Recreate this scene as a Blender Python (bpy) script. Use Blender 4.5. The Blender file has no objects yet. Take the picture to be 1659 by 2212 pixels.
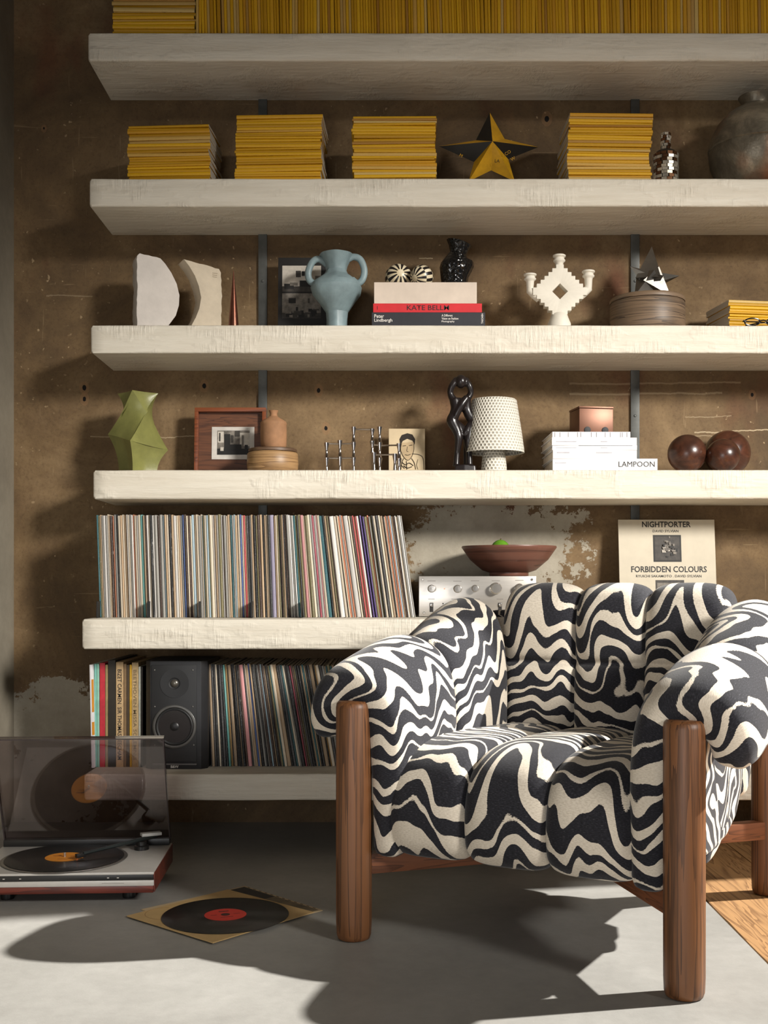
import bpy, bmesh, math, random
from mathutils import Vector, Matrix, noise as mnoise
random.seed(7)
S = bpy.context.scene
COL = S.collection
PI = math.pi
# ------------------------------------------------------------------ camera
F, CX, HY, H = 2500.0, 850.0, 1260.0, 0.80        # focal length (px), principal point (px), eye height (m)
cam = bpy.data.cameras.new('camera'); camo = bpy.data.objects.new('camera', cam); COL.objects.link(camo)
cam.sensor_fit = 'VERTICAL'; cam.sensor_height = 36.0; cam.lens = 36.0 * F / 2212.0
cam.shift_y = (HY - 1106.0) / 2212.0; cam.shift_x = (829.5 - CX) / 2212.0
cam.clip_start = 0.05
camo.location = (0, 0, H); camo.rotation_euler = (PI / 2, 0, 0)
S.camera = camo
# ------------------------------------------------------------------ light
def aim(o, d):
    o.rotation_euler = Vector(d).to_track_quat('-Z', 'Y').to_euler()
def light(name, kind, energy, color, loc, d, **kw):
    l = bpy.data.lights.new(name, kind); l.energy = energy; l.color = color
    for k, v in kw.items(): setattr(l, k, v)
    o = bpy.data.objects.new(name, l); COL.objects.link(o); o.location = loc; aim(o, d); return o
W = bpy.data.worlds.new('world'); S.world = W; W.use_nodes = True
W.node_tree.nodes['Background'].inputs[0].default_value = (0.62, 0.66, 0.72, 1)
W.node_tree.nodes['Background'].inputs[1].default_value = 0.12
light('sun_through_side_window', 'SUN', 9.5, (1.0, 0.965, 0.905), (4, 3, 4), (-1, -0.205, -0.85), angle=0.02)
lamp = light('studio_lamp_front_right', 'SPOT', 3000, (1.0, 0.958, 0.89), (4.25, -1.4, 3.1), (-4.05, 5.0, -2.15),
             spot_size=math.radians(23), spot_blend=1.0, shadow_soft_size=0.6)
lamp.scale = (1.7, 1.0, 1.0)
light('fill_light_behind_camera', 'AREA', 54, (0.985, 0.99, 1.0), (-1.1, -1.3, 0.75), (0.3, 1, -0.02),
      shape='RECTANGLE', size=2.2, size_y=1.1)  # added area light: soft fill from behind the camera, no window modelled
S.view_settings.view_transform = 'Standard'; S.view_settings.look = 'None'
S.view_settings.exposure = 0.0; S.view_settings.gamma = 1.0; S.view_settings.use_curve_mapping = False

if hasattr(S, 'cycles'):
    S.cycles.max_bounces = 6; S.cycles.diffuse_bounces = 3; S.cycles.glossy_bounces = 3; S.cycles.transparent_max_bounces = 10
    S.cycles.caustics_reflective = False; S.cycles.caustics_refractive = False
# ------------------------------------------------------------------ helpers
def lin(c):
    return tuple(((x / 255.0) / 12.92 if x / 255.0 <= 0.04045 else ((x / 255.0 + 0.055) / 1.055) ** 2.4) for x in c) + (1.0,)
def PX(x, d): return (x - CX) * d / F
def PZ(y, d): return H + (HY - y) * d / F

class NT:
    def __init__(s, name):
        s.m = bpy.data.materials.new(name); s.m.use_nodes = True
        s.t = s.m.node_tree; s.n = s.t.nodes; s.b = s.n['Principled BSDF']
    def node(s, typ, **kw):
        n = s.n.new(typ)
        for k, v in kw.items():
            if k.startswith('i_'): n.inputs[k[2:].replace('_', ' ')].default_value = v
            else: setattr(n, k, v)
        return n
    def link(s, a, b): s.t.links.new(a, b)
    def noise(s, vec, scale, detail=4, rough=0.6, dist=0.0):
        n = s.node('ShaderNodeTexNoise'); n.inputs['Scale'].default_value = scale
        n.inputs['Detail'].default_value = detail; n.inputs['Roughness'].default_value = rough
        n.inputs['Distortion'].default_value = dist
        if vec is not None: s.link(vec, n.inputs['Vector'])
        return n.outputs['Fac']
    def coord(s, which='Object', scale=(1, 1, 1), loc=(0, 0, 0), rot=(0, 0, 0)):
        c = s.node('ShaderNodeTexCoord'); mp = s.node('ShaderNodeMapping')
        mp.inputs['Scale'].default_value = scale; mp.inputs['Location'].default_value = loc; mp.inputs['Rotation'].default_value = rot
        s.link(c.outputs[which], mp.inputs['Vector']); return mp.outputs['Vector']
    def pos(s, scale=(1, 1, 1)):
        g = s.node('ShaderNodeNewGeometry'); mp = s.node('ShaderNodeMapping'); mp.inputs['Scale'].default_value = scale
        s.link(g.outputs['Position'], mp.inputs['Vector']); return mp.outputs['Vector']
    def ramp(s, fac, stops, interp='LINEAR'):
        r = s.node('ShaderNodeValToRGB'); e = r.color_ramp.elements; r.color_ramp.interpolation = interp
        while len(e) > 1: e.remove(e[-1])
        e[0].position = stops[0][0]; e[0].color = stops[0][1]
        for p, c in stops[1:]:
            k = e.new(p); k.color = c
        s.link(fac, r.inputs['Fac']); return r.outputs['Color']
    def mix(s, fac, a, b, mode='MIX'):
        m = s.node('ShaderNodeMix', data_type='RGBA', blend_type=mode)
        for k, v in ((0, fac), (6, a), (7, b)):
            if isinstance(v, (int, float)): m.inputs[k].default_value = v
            elif isinstance(v, tuple): m.inputs[k].default_value = v
            else: s.link(v, m.inputs[k])
        return m.outputs[2]
    def math(s, op, a, b=None, c=None):
        m = s.node('ShaderNodeMath', operation=op)
        for k, v in ((0, a), (1, b), (2, c)):
            if v is None: continue
            if isinstance(v, (int, float)): m.inputs[k].default_value = v
            else: s.link(v, m.inputs[k])
        return m.outputs[0]
    def bump(s, h, strength=0.3, dist=0.01):
        b = s.node('ShaderNodeBump'); b.inputs['Strength'].default_value = strength; b.inputs['Distance'].default_value = dist
        s.link(h, b.inputs['Height']); s.link(b.outputs['Normal'], s.b.inputs['Normal'])
    def base(s, c):
        if isinstance(c, tuple): s.b.inputs['Base Color'].default_value = c
        else: s.link(c, s.b.inputs['Base Color'])
    def set(s, rough=0.6, metal=0.0, spec=0.5):
        s.b.inputs['Roughness'].default_value = rough; s.b.inputs['Metallic'].default_value = metal
        s.b.inputs['Specular IOR Level'].default_value = spec; return s
W1, K0 = (1, 1, 1, 1), (0, 0, 0, 1)
MC = {}
def M(key, rgb, rough=0.6, metal=0.0, var=0.12, vscale=18, bump=0.0, bscale=60, spec=0.5, stretch=(1, 1, 1)):
    """plain procedural material: a colour broken up by noise, fine relief"""
    if key in MC: return MC[key]
    t = NT(key).set(rough, metal, spec); c = lin(rgb)
    v = t.coord('Object', stretch)
    n = t.noise(v, vscale, 5)
    dk = tuple(max(0, x * (1 - 2 * var)) for x in c[:3]) + (1,); lt = tuple(min(1, x * (1 + 1.2 * var)) for x in c[:3]) + (1,)
    t.base(t.ramp(n, [(0.28, dk), (0.72, lt)]))
    if bump: t.bump(t.noise(v, bscale, 4), bump, 0.004)
    MC[key] = t.m; return t.m

def wood(key, rgb, dark, axis=2, scale=9, rough=0.45, bump=0.15, ring=26, st1=0.08):
    if key in MC: return MC[key]
    t = NT(key).set(rough)
    st = [1, 1, 1]
    if axis == 'rings': st = [.06, .06, 1.6]
    else: st[axis] = st1
    v = t.coord('Object', tuple(x * scale for x in st))
    n1 = t.noise(v, 3.0, 3, 0.55, 0.6)
    w = t.math('FRACT', t.math('MULTIPLY', n1, ring * 0.45))
    st2 = [1, 1, 1]
    if axis == 'rings': st2 = [.05, .05, 1]
    else: st2[axis] = 0.03
    v2 = t.coord('Object', tuple(x * 130 for x in st2)); n2 = t.noise(v2, 3.0, 3, .65)
    g = t.math('ADD', t.math('MULTIPLY', w, 0.55), t.math('MULTIPLY', n2, 0.5))
    t.base(t.ramp(g, [(0.2, lin(dark)), (0.5, lin(rgb)), (0.95, lin(tuple(min(255, x * 1.08) for x in rgb)))]))
    t.bump(g, bump, 0.001); MC[key] = t.m; return t.m

def make_obj(name, mesh, parent=None):
    o = bpy.data.objects.new(name, mesh); COL.objects.link(o)
    if parent: o.parent = parent
    return o
def tag(o, label=None, cat=None, group=None, kind=None):
    for k, v in (('label', label), ('category', cat), ('group', group), ('kind', kind)):
        if v: o[k] = v
    return o
def thing(name, label, cat, loc=(0, 0, 0), rz=0, group=None):
    o = bpy.data.objects.new(name, None); COL.objects.link(o); o.empty_display_size = 0.05
    o.location = loc; o.rotation_euler = (0, 0, rz); return tag(o, label, cat, group)

class MB:
    def __init__(s): s.v = []; s.f = []; s.mi = []; s.uv = []
    def add(s, vs, fs, mi=0, uvs=None):
        b = len(s.v); s.v += [tuple(x) for x in vs]
        for f in fs: s.f.append([b + i for i in f]); s.mi.append(mi)
        s.uv += list(uvs) if uvs else [(0, 0)] * len(vs)
        return s
    def box(s, x0, x1, y0, y1, z0, z1, mi=0, rz=0, piv=None):
        vs = [(x, y, z) for z in (z0, z1) for y in (y0, y1) for x in (x0, x1)]
        if rz:
            px, py = piv or ((x0 + x1) / 2, (y0 + y1) / 2); c, n = math.cos(rz), math.sin(rz)
            vs = [(px + (x - px) * c - (y - py) * n, py + (x - px) * n + (y - py) * c, z) for x, y, z in vs]
        return s.add(vs, [(0, 2, 3, 1), (4, 5, 7, 6), (0, 1, 5, 4), (1, 3, 7, 5), (3, 2, 6, 7), (2, 0, 4, 6)], mi)
    def prism(s, poly, y0, y1, mi=0, jit=0):
        n = len(poly); vs = [(x, y0, z) for x, z in poly] + [(x + random.uniform(-jit, jit), y1, z + random.uniform(-jit, jit)) for x, z in poly]
        a = sum(poly[i][0] * poly[(i + 1) % n][1] - poly[(i + 1) % n][0] * poly[i][1] for i in range(n))
        fs = [list(range(n)), list(range(2 * n - 1, n - 1, -1))] + [(i, i + n, (i + 1) % n + n, (i + 1) % n) for i in range(n)]
        if a < 0: fs = [list(reversed(f)) for f in fs]
        return s.add(vs, fs, mi)
    def lathe(s, prof, seg=32, c=(0, 0, 0), mi=0, axis='z', rad=None):
        vs = []; fs = []; k = len(prof)
        for j in range(seg):
            a = 2 * PI * j / seg
            for r, z in prof:
                rr = r * (rad(a, z) if rad else 1.0)
                p = (rr * math.cos(a), rr * math.sin(a), z)
                if axis == 'y': p = (p[0], z, p[1])          # along +y
                if axis == 'x': p = (z, p[0], p[1])
                vs.append((c[0] + p[0], c[1] + p[1], c[2] + p[2]))
        for j in range(seg):
            b = (j + 1) % seg
            for i in range(k - 1):
                f = (j * k + i, b * k + i, b * k + i + 1, j * k + i + 1)
                fs.append(f if axis != 'y' else f[::-1])
        cap0 = [j * k for j in range(seg)]; cap1 = [j * k + k - 1 for j in range(seg)]
        fs.append(cap0[::-1] if axis != 'y' else cap0); fs.append(cap1 if axis != 'y' else cap1[::-1])
        return s.add(vs, fs, mi)
    def tube(s, pts, rad, seg=10, mi=0, flat=1.0, closed=False):
        pts = [Vector(p) for p in pts]; n = len(pts)
        if not hasattr(rad, '__len__'): rad = [rad] * n
        vs = []; fs = []; up = Vector((0, 0, 1)); prev = None
        for i, p in enumerate(pts):
            if closed: t = pts[(i + 1) % n] - pts[(i - 1) % n]
            else: t = pts[min(i + 1, n - 1)] - pts[max(i - 1, 0)]
            t.normalize()
            if prev is None: a = t.cross(up if abs(t.dot(up)) < 0.9 else Vector((1, 0, 0))).normalized()
            else: a = (prev - t * prev.dot(t)).normalized()
            prev = a; b = t.cross(a)
            for j in range(seg):
                th = 2 * PI * j / seg
                vs.append(p + (a * math.cos(th) + b * math.sin(th) * flat) * rad[i])
        for i in range(n if closed else n - 1):
            for j in range(seg):
                i2 = (i + 1) % n
                fs.append((i * seg + j, i * seg + (j + 1) % seg, i2 * seg + (j + 1) % seg, i2 * seg + j))
        if not closed:
            fs.append(list(range(seg))[::-1]); fs.append([(n - 1) * seg + j for j in range(seg)])
        return s.add(vs, fs, mi)
    def sphere(s, c, r, seg=20, ring=12, mi=0, sc=(1, 1, 1)):
        prof = [(r * math.sin(PI * i / ring) + (1e-5 if i in (0, ring) else 0), -r * math.cos(PI * i / ring)) for i in range(ring + 1)]
        b = len(s.v); s.lathe(prof, seg, (0, 0, 0), mi)
        for i in range(b, len(s.v)):
            x, y, z = s.v[i]; s.v[i] = (c[0] + x * sc[0], c[1] + y * sc[1], c[2] + z * sc[2])
        return s
    def mesh(s, name, mats, sharp=35, bevel=0, bseg=2, uv=False):
        me = bpy.data.meshes.new(name); me.from_pydata(s.v, [], s.f)
        for m in (mats if isinstance(mats, (list, tuple)) else [mats]): me.materials.append(m)
        me.polygons.foreach_set('material_index', s.mi)
        if uv:
            l = me.uv_layers.new(name='UVMap')
            for lp in me.loops: l.data[lp.index].uv = s.uv[lp.vertex_index]
        if bevel:
            bm = bmesh.new(); bm.from_mesh(me)
            ed = [e for e in bm.edges if len(e.link_faces) == 2 and e.calc_face_angle(0) > 0.6]
            bmesh.ops.bevel(bm, geom=ed, offset=bevel, segments=bseg, affect='EDGES', profile=0.6, clamp_overlap=True)
            bm.to_mesh(me); bm.free()
        me.update()
        if sharp:
            me.polygons.foreach_set('use_smooth', [True] * len(me.polygons)); me.set_sharp_from_angle(angle=math.radians(sharp))
        return me
    def build(s, name, mats, parent=None, **kw):
        return make_obj(name, s.mesh(name, mats, **kw), parent)

def text(body, mat, parent, loc, height, width=None, rot=(PI / 2, 0, 0), name='lettering', align='LEFT', bold=0.0):
    cu = bpy.data.curves.new('t', 'FONT'); cu.body = body; cu.size = 1.0; cu.offset = bold; cu.resolution_u = 2
    cu.align_x = 'LEFT'
    o = bpy.data.objects.new('t', cu); me = bpy.data.meshes.new_from_object(o); bpy.data.objects.remove(o)
    xs = [v.co.x for v in me.vertices]; ys = [v.co.y for v in me.vertices]
    x0, x1, y0, y1 = min(xs), max(xs), min(ys), max(ys)
    sy = height / (y1 - y0); sx = width / (x1 - x0) if width else sy
    off = {'LEFT': x0, 'CENTER': (x0 + x1) / 2, 'RIGHT': x1}[align]
    for v in me.vertices: v.co = ((v.co.x - off) * sx, (v.co.y - y0) * sy, 0)
    me.materials.clear(); me.materials.append(mat); me.name = name
    o = make_obj(name, me, parent); o.location = loc; o.rotation_euler = rot; return o

def catmull(pts, n):
    pts = [Vector(p) for p in pts]; out = []
    for i in range(len(pts) - 1):
        p0 = pts[max(i - 1, 0)]; p1 = pts[i]; p2 = pts[i + 1]; p3 = pts[min(i + 2, len(pts) - 1)]
        for k in range(n):
            t = k / n
            out.append(0.5 * ((2 * p1) + (p2 - p0) * t + (2 * p0 - 5 * p1 + 4 * p2 - p3) * t * t + (3 * p1 - p0 - 3 * p2 + p3) * t ** 3))
    out.append(pts[-1]); return out

# ------------------------------------------------------------------ setting materials
WALL_Y = 3.876
def wall_mat():
    t = NT('brown_patinated_concrete').set(0.75, 0, 0.3)
    p = t.pos(); big = t.noise(p, 2.0, 7, 0.68, 0.6); mid = t.noise(p, 7, 6, 0.7); fine = t.noise(p, 90, 3, 0.7)
    c = t.ramp(big, [(0.3, lin((86, 70, 50))), (0.5, lin((122, 99, 69))), (0.7, lin((154, 129, 95)))])
    c = t.mix(t.math('MULTIPLY', t.math('SUBTRACT', mid, 0.3), 1.2), c, lin((74, 55, 40)))
    red = t.noise(t.pos((1, 1, 0.7)), 2.3, 4, 0.6)
    c = t.mix(t.ramp(red, [(0.58, K0), (0.74, (0.75, 0.75, 0.75, 1))]), c, lin((100, 52, 36)))
    c = t.mix(t.ramp(fine, [(0.25, (0.35, 0.35, 0.35, 1)), (0.5, K0)]), c, lin((60, 44, 31)))
    # pale specks and scratches
    sp = t.noise(p, 55, 2, 0.5); gate = t.noise(p, 4.5, 2)
    spk = t.math('MULTIPLY', t.ramp(sp, [(0.69, K0), (0.74, W1)]), t.ramp(gate, [(0.45, K0), (0.62, W1)]))
    c = t.mix(t.math('MULTIPLY', spk, 0.7), c, lin((190, 165, 128)))
    for sc, rot in (((1.2, 1, 26), 0.15), ((24, 1, 1.5), 0.05)):
        g = t.node('ShaderNodeNewGeometry'); mp = t.node('ShaderNodeMapping'); mp.inputs['Scale'].default_value = sc; mp.inputs['Rotation'].default_value = (0, rot, 0)
        t.link(g.outputs['Position'], mp.inputs['Vector']); n = t.noise(mp.outputs['Vector'], 3.0, 3, 0.6, 0.5)
        c = t.mix(t.math('MULTIPLY', t.ramp(n, [(0.70, K0), (0.73, W1)]), 0.28), c, lin((175, 150, 115)))
    # bare plaster where the brown coat has flaked away
    sep = t.node('ShaderNodeSeparateXYZ'); t.link(p, sep.inputs[0]); flake = t.noise(p, 16, 8, 0.72); fl2 = t.noise(p, 5, 3)
    tot = None
    for (x, y, rx, rz) in ((1070, 1200, 0.29, 0.20), (130, 1580, 0.19, 0.17), (60, 1700, 0.3, 0.14)):
        X, Z = PX(x, WALL_Y), PZ(y, WALL_Y)
        dx = t.math('DIVIDE', t.math('SUBTRACT', sep.outputs[0], X), rx); dz = t.math('DIVIDE', t.math('SUBTRACT', sep.outputs[2], Z), rz)
        d2 = t.math('SQRT', t.math('ADD', t.math('MULTIPLY', dx, dx), t.math('MULTIPLY', dz, dz)))
        v = t.math('SUBTRACT', 1.0, d2); tot = v if tot is None else t.math('MAXIMUM', tot, v)
    k = t.math('ADD', t.math('MULTIPLY', tot, 0.9), t.math('ADD', t.math('MULTIPLY', t.math('SUBTRACT', flake, 0.5), 2.3), t.math('MULTIPLY', t.math('SUBTRACT', fl2, 0.5), 0.8)))
    pm = t.ramp(k, [(0.0, K0), (0.05, W1)])
    c = t.mix(pm, c, t.ramp(mid, [(0.3, lin((146, 138, 122))), (0.7, lin((176, 168, 152)))]))
    # old drill holes
    for (x, y, r) in ((441, 834, 0.006), (688, 843, 0.006), (182, 838, 0.006), (182, 862, 0.006), (1181, 257, 0.007), (95, 277, 0.004), (1625, 853, 0.005), (704, 925, 0.006)):
        dx = t.math('SUBTRACT', sep.outputs[0], PX(x, WALL_Y)); dz = t.math('SUBTRACT', sep.outputs[2], PZ(y, WALL_Y))
        d2 = t.math('SQRT', t.math('ADD', t.math('MULTIPLY', dx, dx), t.math('MULTIPLY', t.math('MULTIPLY', dz, dz), 0.5)))
        d3 = t.math('ADD', d2, t.math('MULTIPLY', t.math('SUBTRACT', flake, 0.5), 0.012))
        c = t.mix(t.math('MULTIPLY', t.math('LESS_THAN', d3, r * 2.6), 0.35), c, lin((150, 112, 78)))
        c = t.mix(t.math('LESS_THAN', d3, r), c, lin((16, 11, 8)))
    for (xa, xb, y, th, al) in ((1500, 1760, 932, .0020, .6), (1465, 1600, 940, .0012, .4), (1480, 1580, 899, .0014, .3), (1230, 1560, 850, .003, .22), (1230, 1600, 828, .003, .2), (195, 470, 942, .0016, .4), (905, 935, 560, .0015, .5), (100, 200, 640, .002, .2)):
        zc_ = t.math('ADD', t.math('SUBTRACT', sep.outputs[2], PZ(y, WALL_Y)), t.math('MULTIPLY', t.math('SUBTRACT', big, .5), .05))
        mk = t.math('MULTIPLY', t.math('LESS_THAN', t.math('ABSOLUTE', zc_), t.math('MULTIPLY', mid, th * 2)), t.math('MULTIPLY', t.math('GREATER_THAN', sep.outputs[0], PX(xa, WALL_Y)), t.math('LESS_THAN', sep.outputs[0], PX(xb, WALL_Y))))
        c = t.mix(t.math('MULTIPLY', mk, al), c, lin((214, 194, 160)))
    t.base(c); t.bump(t.math('ADD', t.math('MULTIPLY', mid, 0.6), t.math('ADD', t.math('MULTIPLY', fine, 0.25), t.math('MULTIPLY', pm, -0.25))), 0.35, 0.008)
    return t.m
def concrete_mat(name, a, b, rough=0.55):
    t = NT(name).set(rough, 0, 0.4); p = t.pos(); n = t.noise(p, 2.2, 8, 0.65, 0.3); m = t.noise(p, 30, 4, 0.7); f = t.noise(p, 260, 2)
    c = t.ramp(n, [(0.3, lin(a)), (0.7, lin(b))])
    c = t.mix(t.math('MULTIPLY', t.math('SUBTRACT', m, 0.35), 0.5), c, lin(tuple(x * 0.72 for x in a)))
    c = t.mix(t.ramp(f, [(0.68, K0), (0.76, (0.35, 0.35, 0.35, 1))]), c, lin(tuple(min(255, x * 1.2) for x in b)))
    t.base(c); t.bump(t.math('ADD', m, t.math('MULTIPLY', f, 0.5)), 0.12, 0.003); return t.m
def shelf_mat():
    t = NT('cream_painted_timber').set(0.55, 0, 0.4)
    p = t.pos(); long_ = t.noise(t.pos((0.7, 6, 9)), 5, 6, 0.65, 0.3); vert = t.noise(t.pos((60, 30, 6)), 2.0, 4, 0.6)
    gate = t.noise(t.pos((1, 1, 2)), 6, 3, 0.6); patch = t.math('MULTIPLY', vert, t.ramp(gate, [(0.5, K0), (0.62, W1)]))
    c = t.ramp(long_, [(0.3, lin((212, 203, 186))), (0.7, lin((226, 219, 204)))])
    wear = t.noise(t.pos((2.5, 10, 22)), 2.2, 6, 0.7)
    c = t.mix(t.ramp(wear, [(0.70, K0), (0.78, (0.6, 0.6, 0.6, 1))]), c, lin((176, 138, 98)))
    c = t.mix(t.math('MULTIPLY', t.ramp(patch, [(0.58, K0), (0.66, W1)]), 0.35), c, lin((150, 138, 120)))
    t.base(c); t.bump(t.math('ADD', t.math('MULTIPLY', patch, 0.9), t.math('ADD', t.math('MULTIPLY', long_, 0.6), t.math('MULTIPLY', wear, 0.5))), 0.65, 0.008)
    return t.m
MWALL = wall_mat(); MSHELF = shelf_mat()
MFLOOR = concrete_mat('grey_polished_concrete', (148, 146, 141), (173, 171, 166), 0.45)
MSIDE = concrete_mat('grey_rough_concrete', (120, 112, 98), (150, 142, 126), 0.8)
MDARK = M('dark_subfloor', (40, 34, 28), 0.9)

# ------------------------------------------------------------------ setting
def struct(name, mb, mat, **kw): return tag(mb.build(name, mat, **kw), kind='structure')
WOODX = 0.792
struct('floor', MB().box(-1.30, WOODX - 0.006, -1.0, WALL_Y + 0.02, -0.06, 0.0), MFLOOR, sharp=0)
struct('floor_subbase', MB().box(-1.30, 2.6, -1.0, WALL_Y + 0.02, -0.12, -0.061), MDARK, sharp=0)
struct('wall_back', MB().box(-1.45, 2.35, WALL_Y, WALL_Y + 0.2, -0.06, 3.4), MWALL, sharp=0)
LWX = PX(30, WALL_Y)
struct('wall_left', MB().box(LWX - 0.2, LWX, -1.0, WALL_Y + 0.02, -0.06, 3.4), MSIDE, sharp=0)
struct('ceiling', MB().box(LWX, 2.35, 0.5, WALL_Y + 0.1, 3.3, 3.45), MSIDE, sharp=0)
struct('wall_right_sun_block', MB().box(2.2, 2.35, 3.42, WALL_Y, -0.06, 3.35).box(2.2, 2.35, 0.5, 3.42, -0.06, 0.12), MSIDE, sharp=0)  # unseen pier and low wall, added to keep the sun off the shelves
# boards of the timber floor at the right
MPLANK = wood('honey_oak_board', (168, 128, 84), (118, 82, 48), 1, 5, 0.6, 0.25, 22)
fl = thing('floor_timber', None, None, (0, 0, 0)); fl['kind'] = 'structure'
x = WOODX
for i in range(5):
    w = (0.235, 0.205, 0.22, 0.24, 0.2)[i]; n = 60; vs = []
    for j in range(n + 1):
        y = -1.0 + (WALL_Y + 1.0) * j / n
        e = (mnoise.noise((0, y * 9, i * 3.1)) * 0.004 + mnoise.noise((0, y * 30, i * 7.7)) * 0.0022) if i == 0 else 0
        vs += [(x + e, y, -0.001), (x + w - 0.003, y, -0.001), (x + e, y, -0.03), (x + w - 0.003, y, -0.03)]
    fs = []
    for j in range(n):
        a, b = j * 4, j * 4 + 4
        fs += [(a, a + 1, b + 1, b), (a + 2, b + 2, b + 3, a + 3), (a, b, b + 2, a + 2), (a + 1, a + 3, b + 3, b + 1)]
    fs += [(0, 2, 3, 1), (n * 4, n * 4 + 1, n * 4 + 3, n * 4 + 2)]
    MB().add(vs, fs).build('plank', MPLANK, fl, sharp=30); x += w

# ------------------------------------------------------------------ shelves
SF = F / 698.0                                       # front plane of the four upper shelves
LF = F / 732.0                                       # front plane of the two deep lower shelves
SHELF = {}
def shelf(k, yt, yb, xl, front, label, ztop=None, zbot=None):
    s = F / front; zt = ztop if ztop is not None else PZ(yt, front); zb = zbot if zbot is not None else PZ(yb, front)
    SHELF[k] = zt; x0, x1 = PX(xl, front), 2.19; y0, y1 = front, WALL_Y - 0.001
    n = 150; r = 0.007; vs = []; fs = []
    prof = []
    for (cy, cz, a0) in ((y0 + r, zb + r, PI), (y0 + r, zt - r, PI / 2)):
        seq = range(4) if a0 == PI else range(4)
        for q in seq:
            a = (PI * 1.5 - q * PI / 6) if a0 == PI else (PI - q * PI / 6)
            prof.append((cy + r * math.cos(a), cz + r * math.sin(a)))
    prof += [(y1, zt), (y1, zb)]
    K = len(prof)
    for i in range(n + 1):
        x = x0 + (x1 - x0) * i / n if i != 1 else x0 + .006; ins = 0.005 if i in (0,) else 0
        for q, (y, z) in enumerate(prof):
            j = mnoise.noise((x * 5, z * 9 + k * 5, 0.3 * q)) * 0.0022
            yy = y + (abs(j) + ins if q < 8 else 0); zz = z + (j * 0.6 if q < 8 else 0)
            if i == 0: zz += (0.004 if z < (zt + zb) / 2 else -0.004) if q < 8 else 0
            vs.append((x + (0.004 if i == 1 and 0 else 0), yy, min(zz, zt)))
    for i in range(n):
        for q in range(K):
            a, b = i * K + q, i * K + (q + 1) % K
            fs.append((a, b, b + K, a + K))
    fs.append(list(range(K))[::-1]); fs.append([n * K + q for q in range(K)])
    o = MB().add(vs, fs).build('wall_shelf', MSHELF, sharp=40)
    tag(o, label, 'shelf', 'thick cream timber shelves on the wall')
shelf(1, 70, 131, 190, SF, 'topmost thick cream shelf carrying the long upright row of yellow magazines')
shelf(2, 385, 446, 193, SF, 'thick cream shelf under the yellow magazine stacks and the metal star')
shelf(3, 702, 763, 196, SF, 'thick cream shelf under the blue vase and the white candelabra')
shelf(4, 1015, 1078, 201, SF, 'thick cream shelf under the green vase and the white table lamp')
shelf(5, 0, 0, 177, LF, 'deep cream shelf carrying the upper record row and the silver amplifier', 0.695, 0.605)
shelf(6, 0, 0, 181, LF, 'lowest deep cream shelf carrying the loudspeaker and lower record row', 0.237, 0.158)
# flat steel uprights on the wall
MSTEEL = M('blued_steel', (88, 89, 86), 0.5, 0.4, 0.2, 12, 0.05)
for x, lab in ((568, 'flat dark steel upright on the wall behind the black mounted photos'), (1371, 'flat dark steel upright on the wall behind the folded metal sculpture')):
    t = thing('steel_upright', lab, 'wall rail', (PX(x, WALL_Y), WALL_Y, 0), 0, 'steel uprights behind the shelves')
    MB().box(-0.0145, 0.0145, -0.009, 0.0, 0.70, 3.2).build('rail', MSTEEL, t, bevel=0.001)
    for z in (0.93, 1.36, 1.81, 2.27):
        MB().lathe([(0.0045, 0), (0.0045, -0.002), (0.003, -0.003)], 10, (0, -0.009, z), 0, 'y').build('bolt', MSTEEL, t)

# ------------------------------------------------------------------ magazines
def mag_mat():
    t = NT('yellow_magazine_cover').set(0.5, 0, 0.4)
    oi = t.node('ShaderNodeObjectInfo'); r = oi.outputs['Random']
    c = t.ramp(r, [(0.0, lin((176, 128, 14))), (0.3, lin((205, 155, 20))), (0.6, lin((222, 172, 28))), (0.85, lin((196, 142, 30))), (0.93, lin((206, 178, 110))), (1.0, lin((160, 108, 22)))])
    v = t.coord('Object'); off = t.node('ShaderNodeVectorMath', operation='ADD'); t.link(v, off.inputs[0])
    cb = t.node('ShaderNodeCombineXYZ'); t.link(t.math('MULTIPLY', r, 37.0), cb.inputs[0]); t.link(t.math('MULTIPLY', r, 91.0), cb.inputs[2]); t.link(cb.outputs[0], off.inputs[1])
    print_ = t.noise(off.outputs[0], 95, 3, 0.7); wear = t.noise(off.outputs[0], 16, 5, 0.75)
    c = t.mix(t.math('MULTIPLY', t.ramp(print_, [(0.55, K0), (0.64, W1)]), 0.45), c, lin((120, 82, 20)))
    c = t.mix(t.ramp(wear, [(0.66, K0), (0.72, (0.8, 0.8, 0.8, 1))]), c, lin((214, 196, 160)))
    t.base(c); return t.m
MMAG = mag_mat()
MPAGE = M('magazine_pages', (196, 184, 166), 0.8, 0, 0.25, 140)
def mag_mesh(upright):
    L, D = 0.254, 0.172; prof = [(0.0015, 0.0), (0, 0.18), (0, 0.82), (0.0015, 1.0), (D, 1.0), (D, 0.0)]
    vs = []; n = len(prof)
    for x in (-L / 2, L / 2):
        for (y, z) in prof: vs.append((z, y, x + L / 2) if upright else (x, y, z))
    fs = [[n + i for i in range(n)], list(range(n))[::-1]] + [(i, (i + 1) % n, n + (i + 1) % n, n + i) for i in range(n)]
    mi = [1, 1, 0, 0, 0, 0, 1, 0]
    b = MB(); b.add(vs, fs); b.mi = mi; me = b.mesh('magazine', [MMAG, MPAGE], sharp=30)
    bm = bmesh.new(); bm.from_mesh(me); bmesh.ops.recalc_face_normals(bm, faces=bm.faces); bm.to_mesh(me); bm.free(); return me
MAGF, MAGU = mag_mesh(False), mag_mesh(True)
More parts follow.
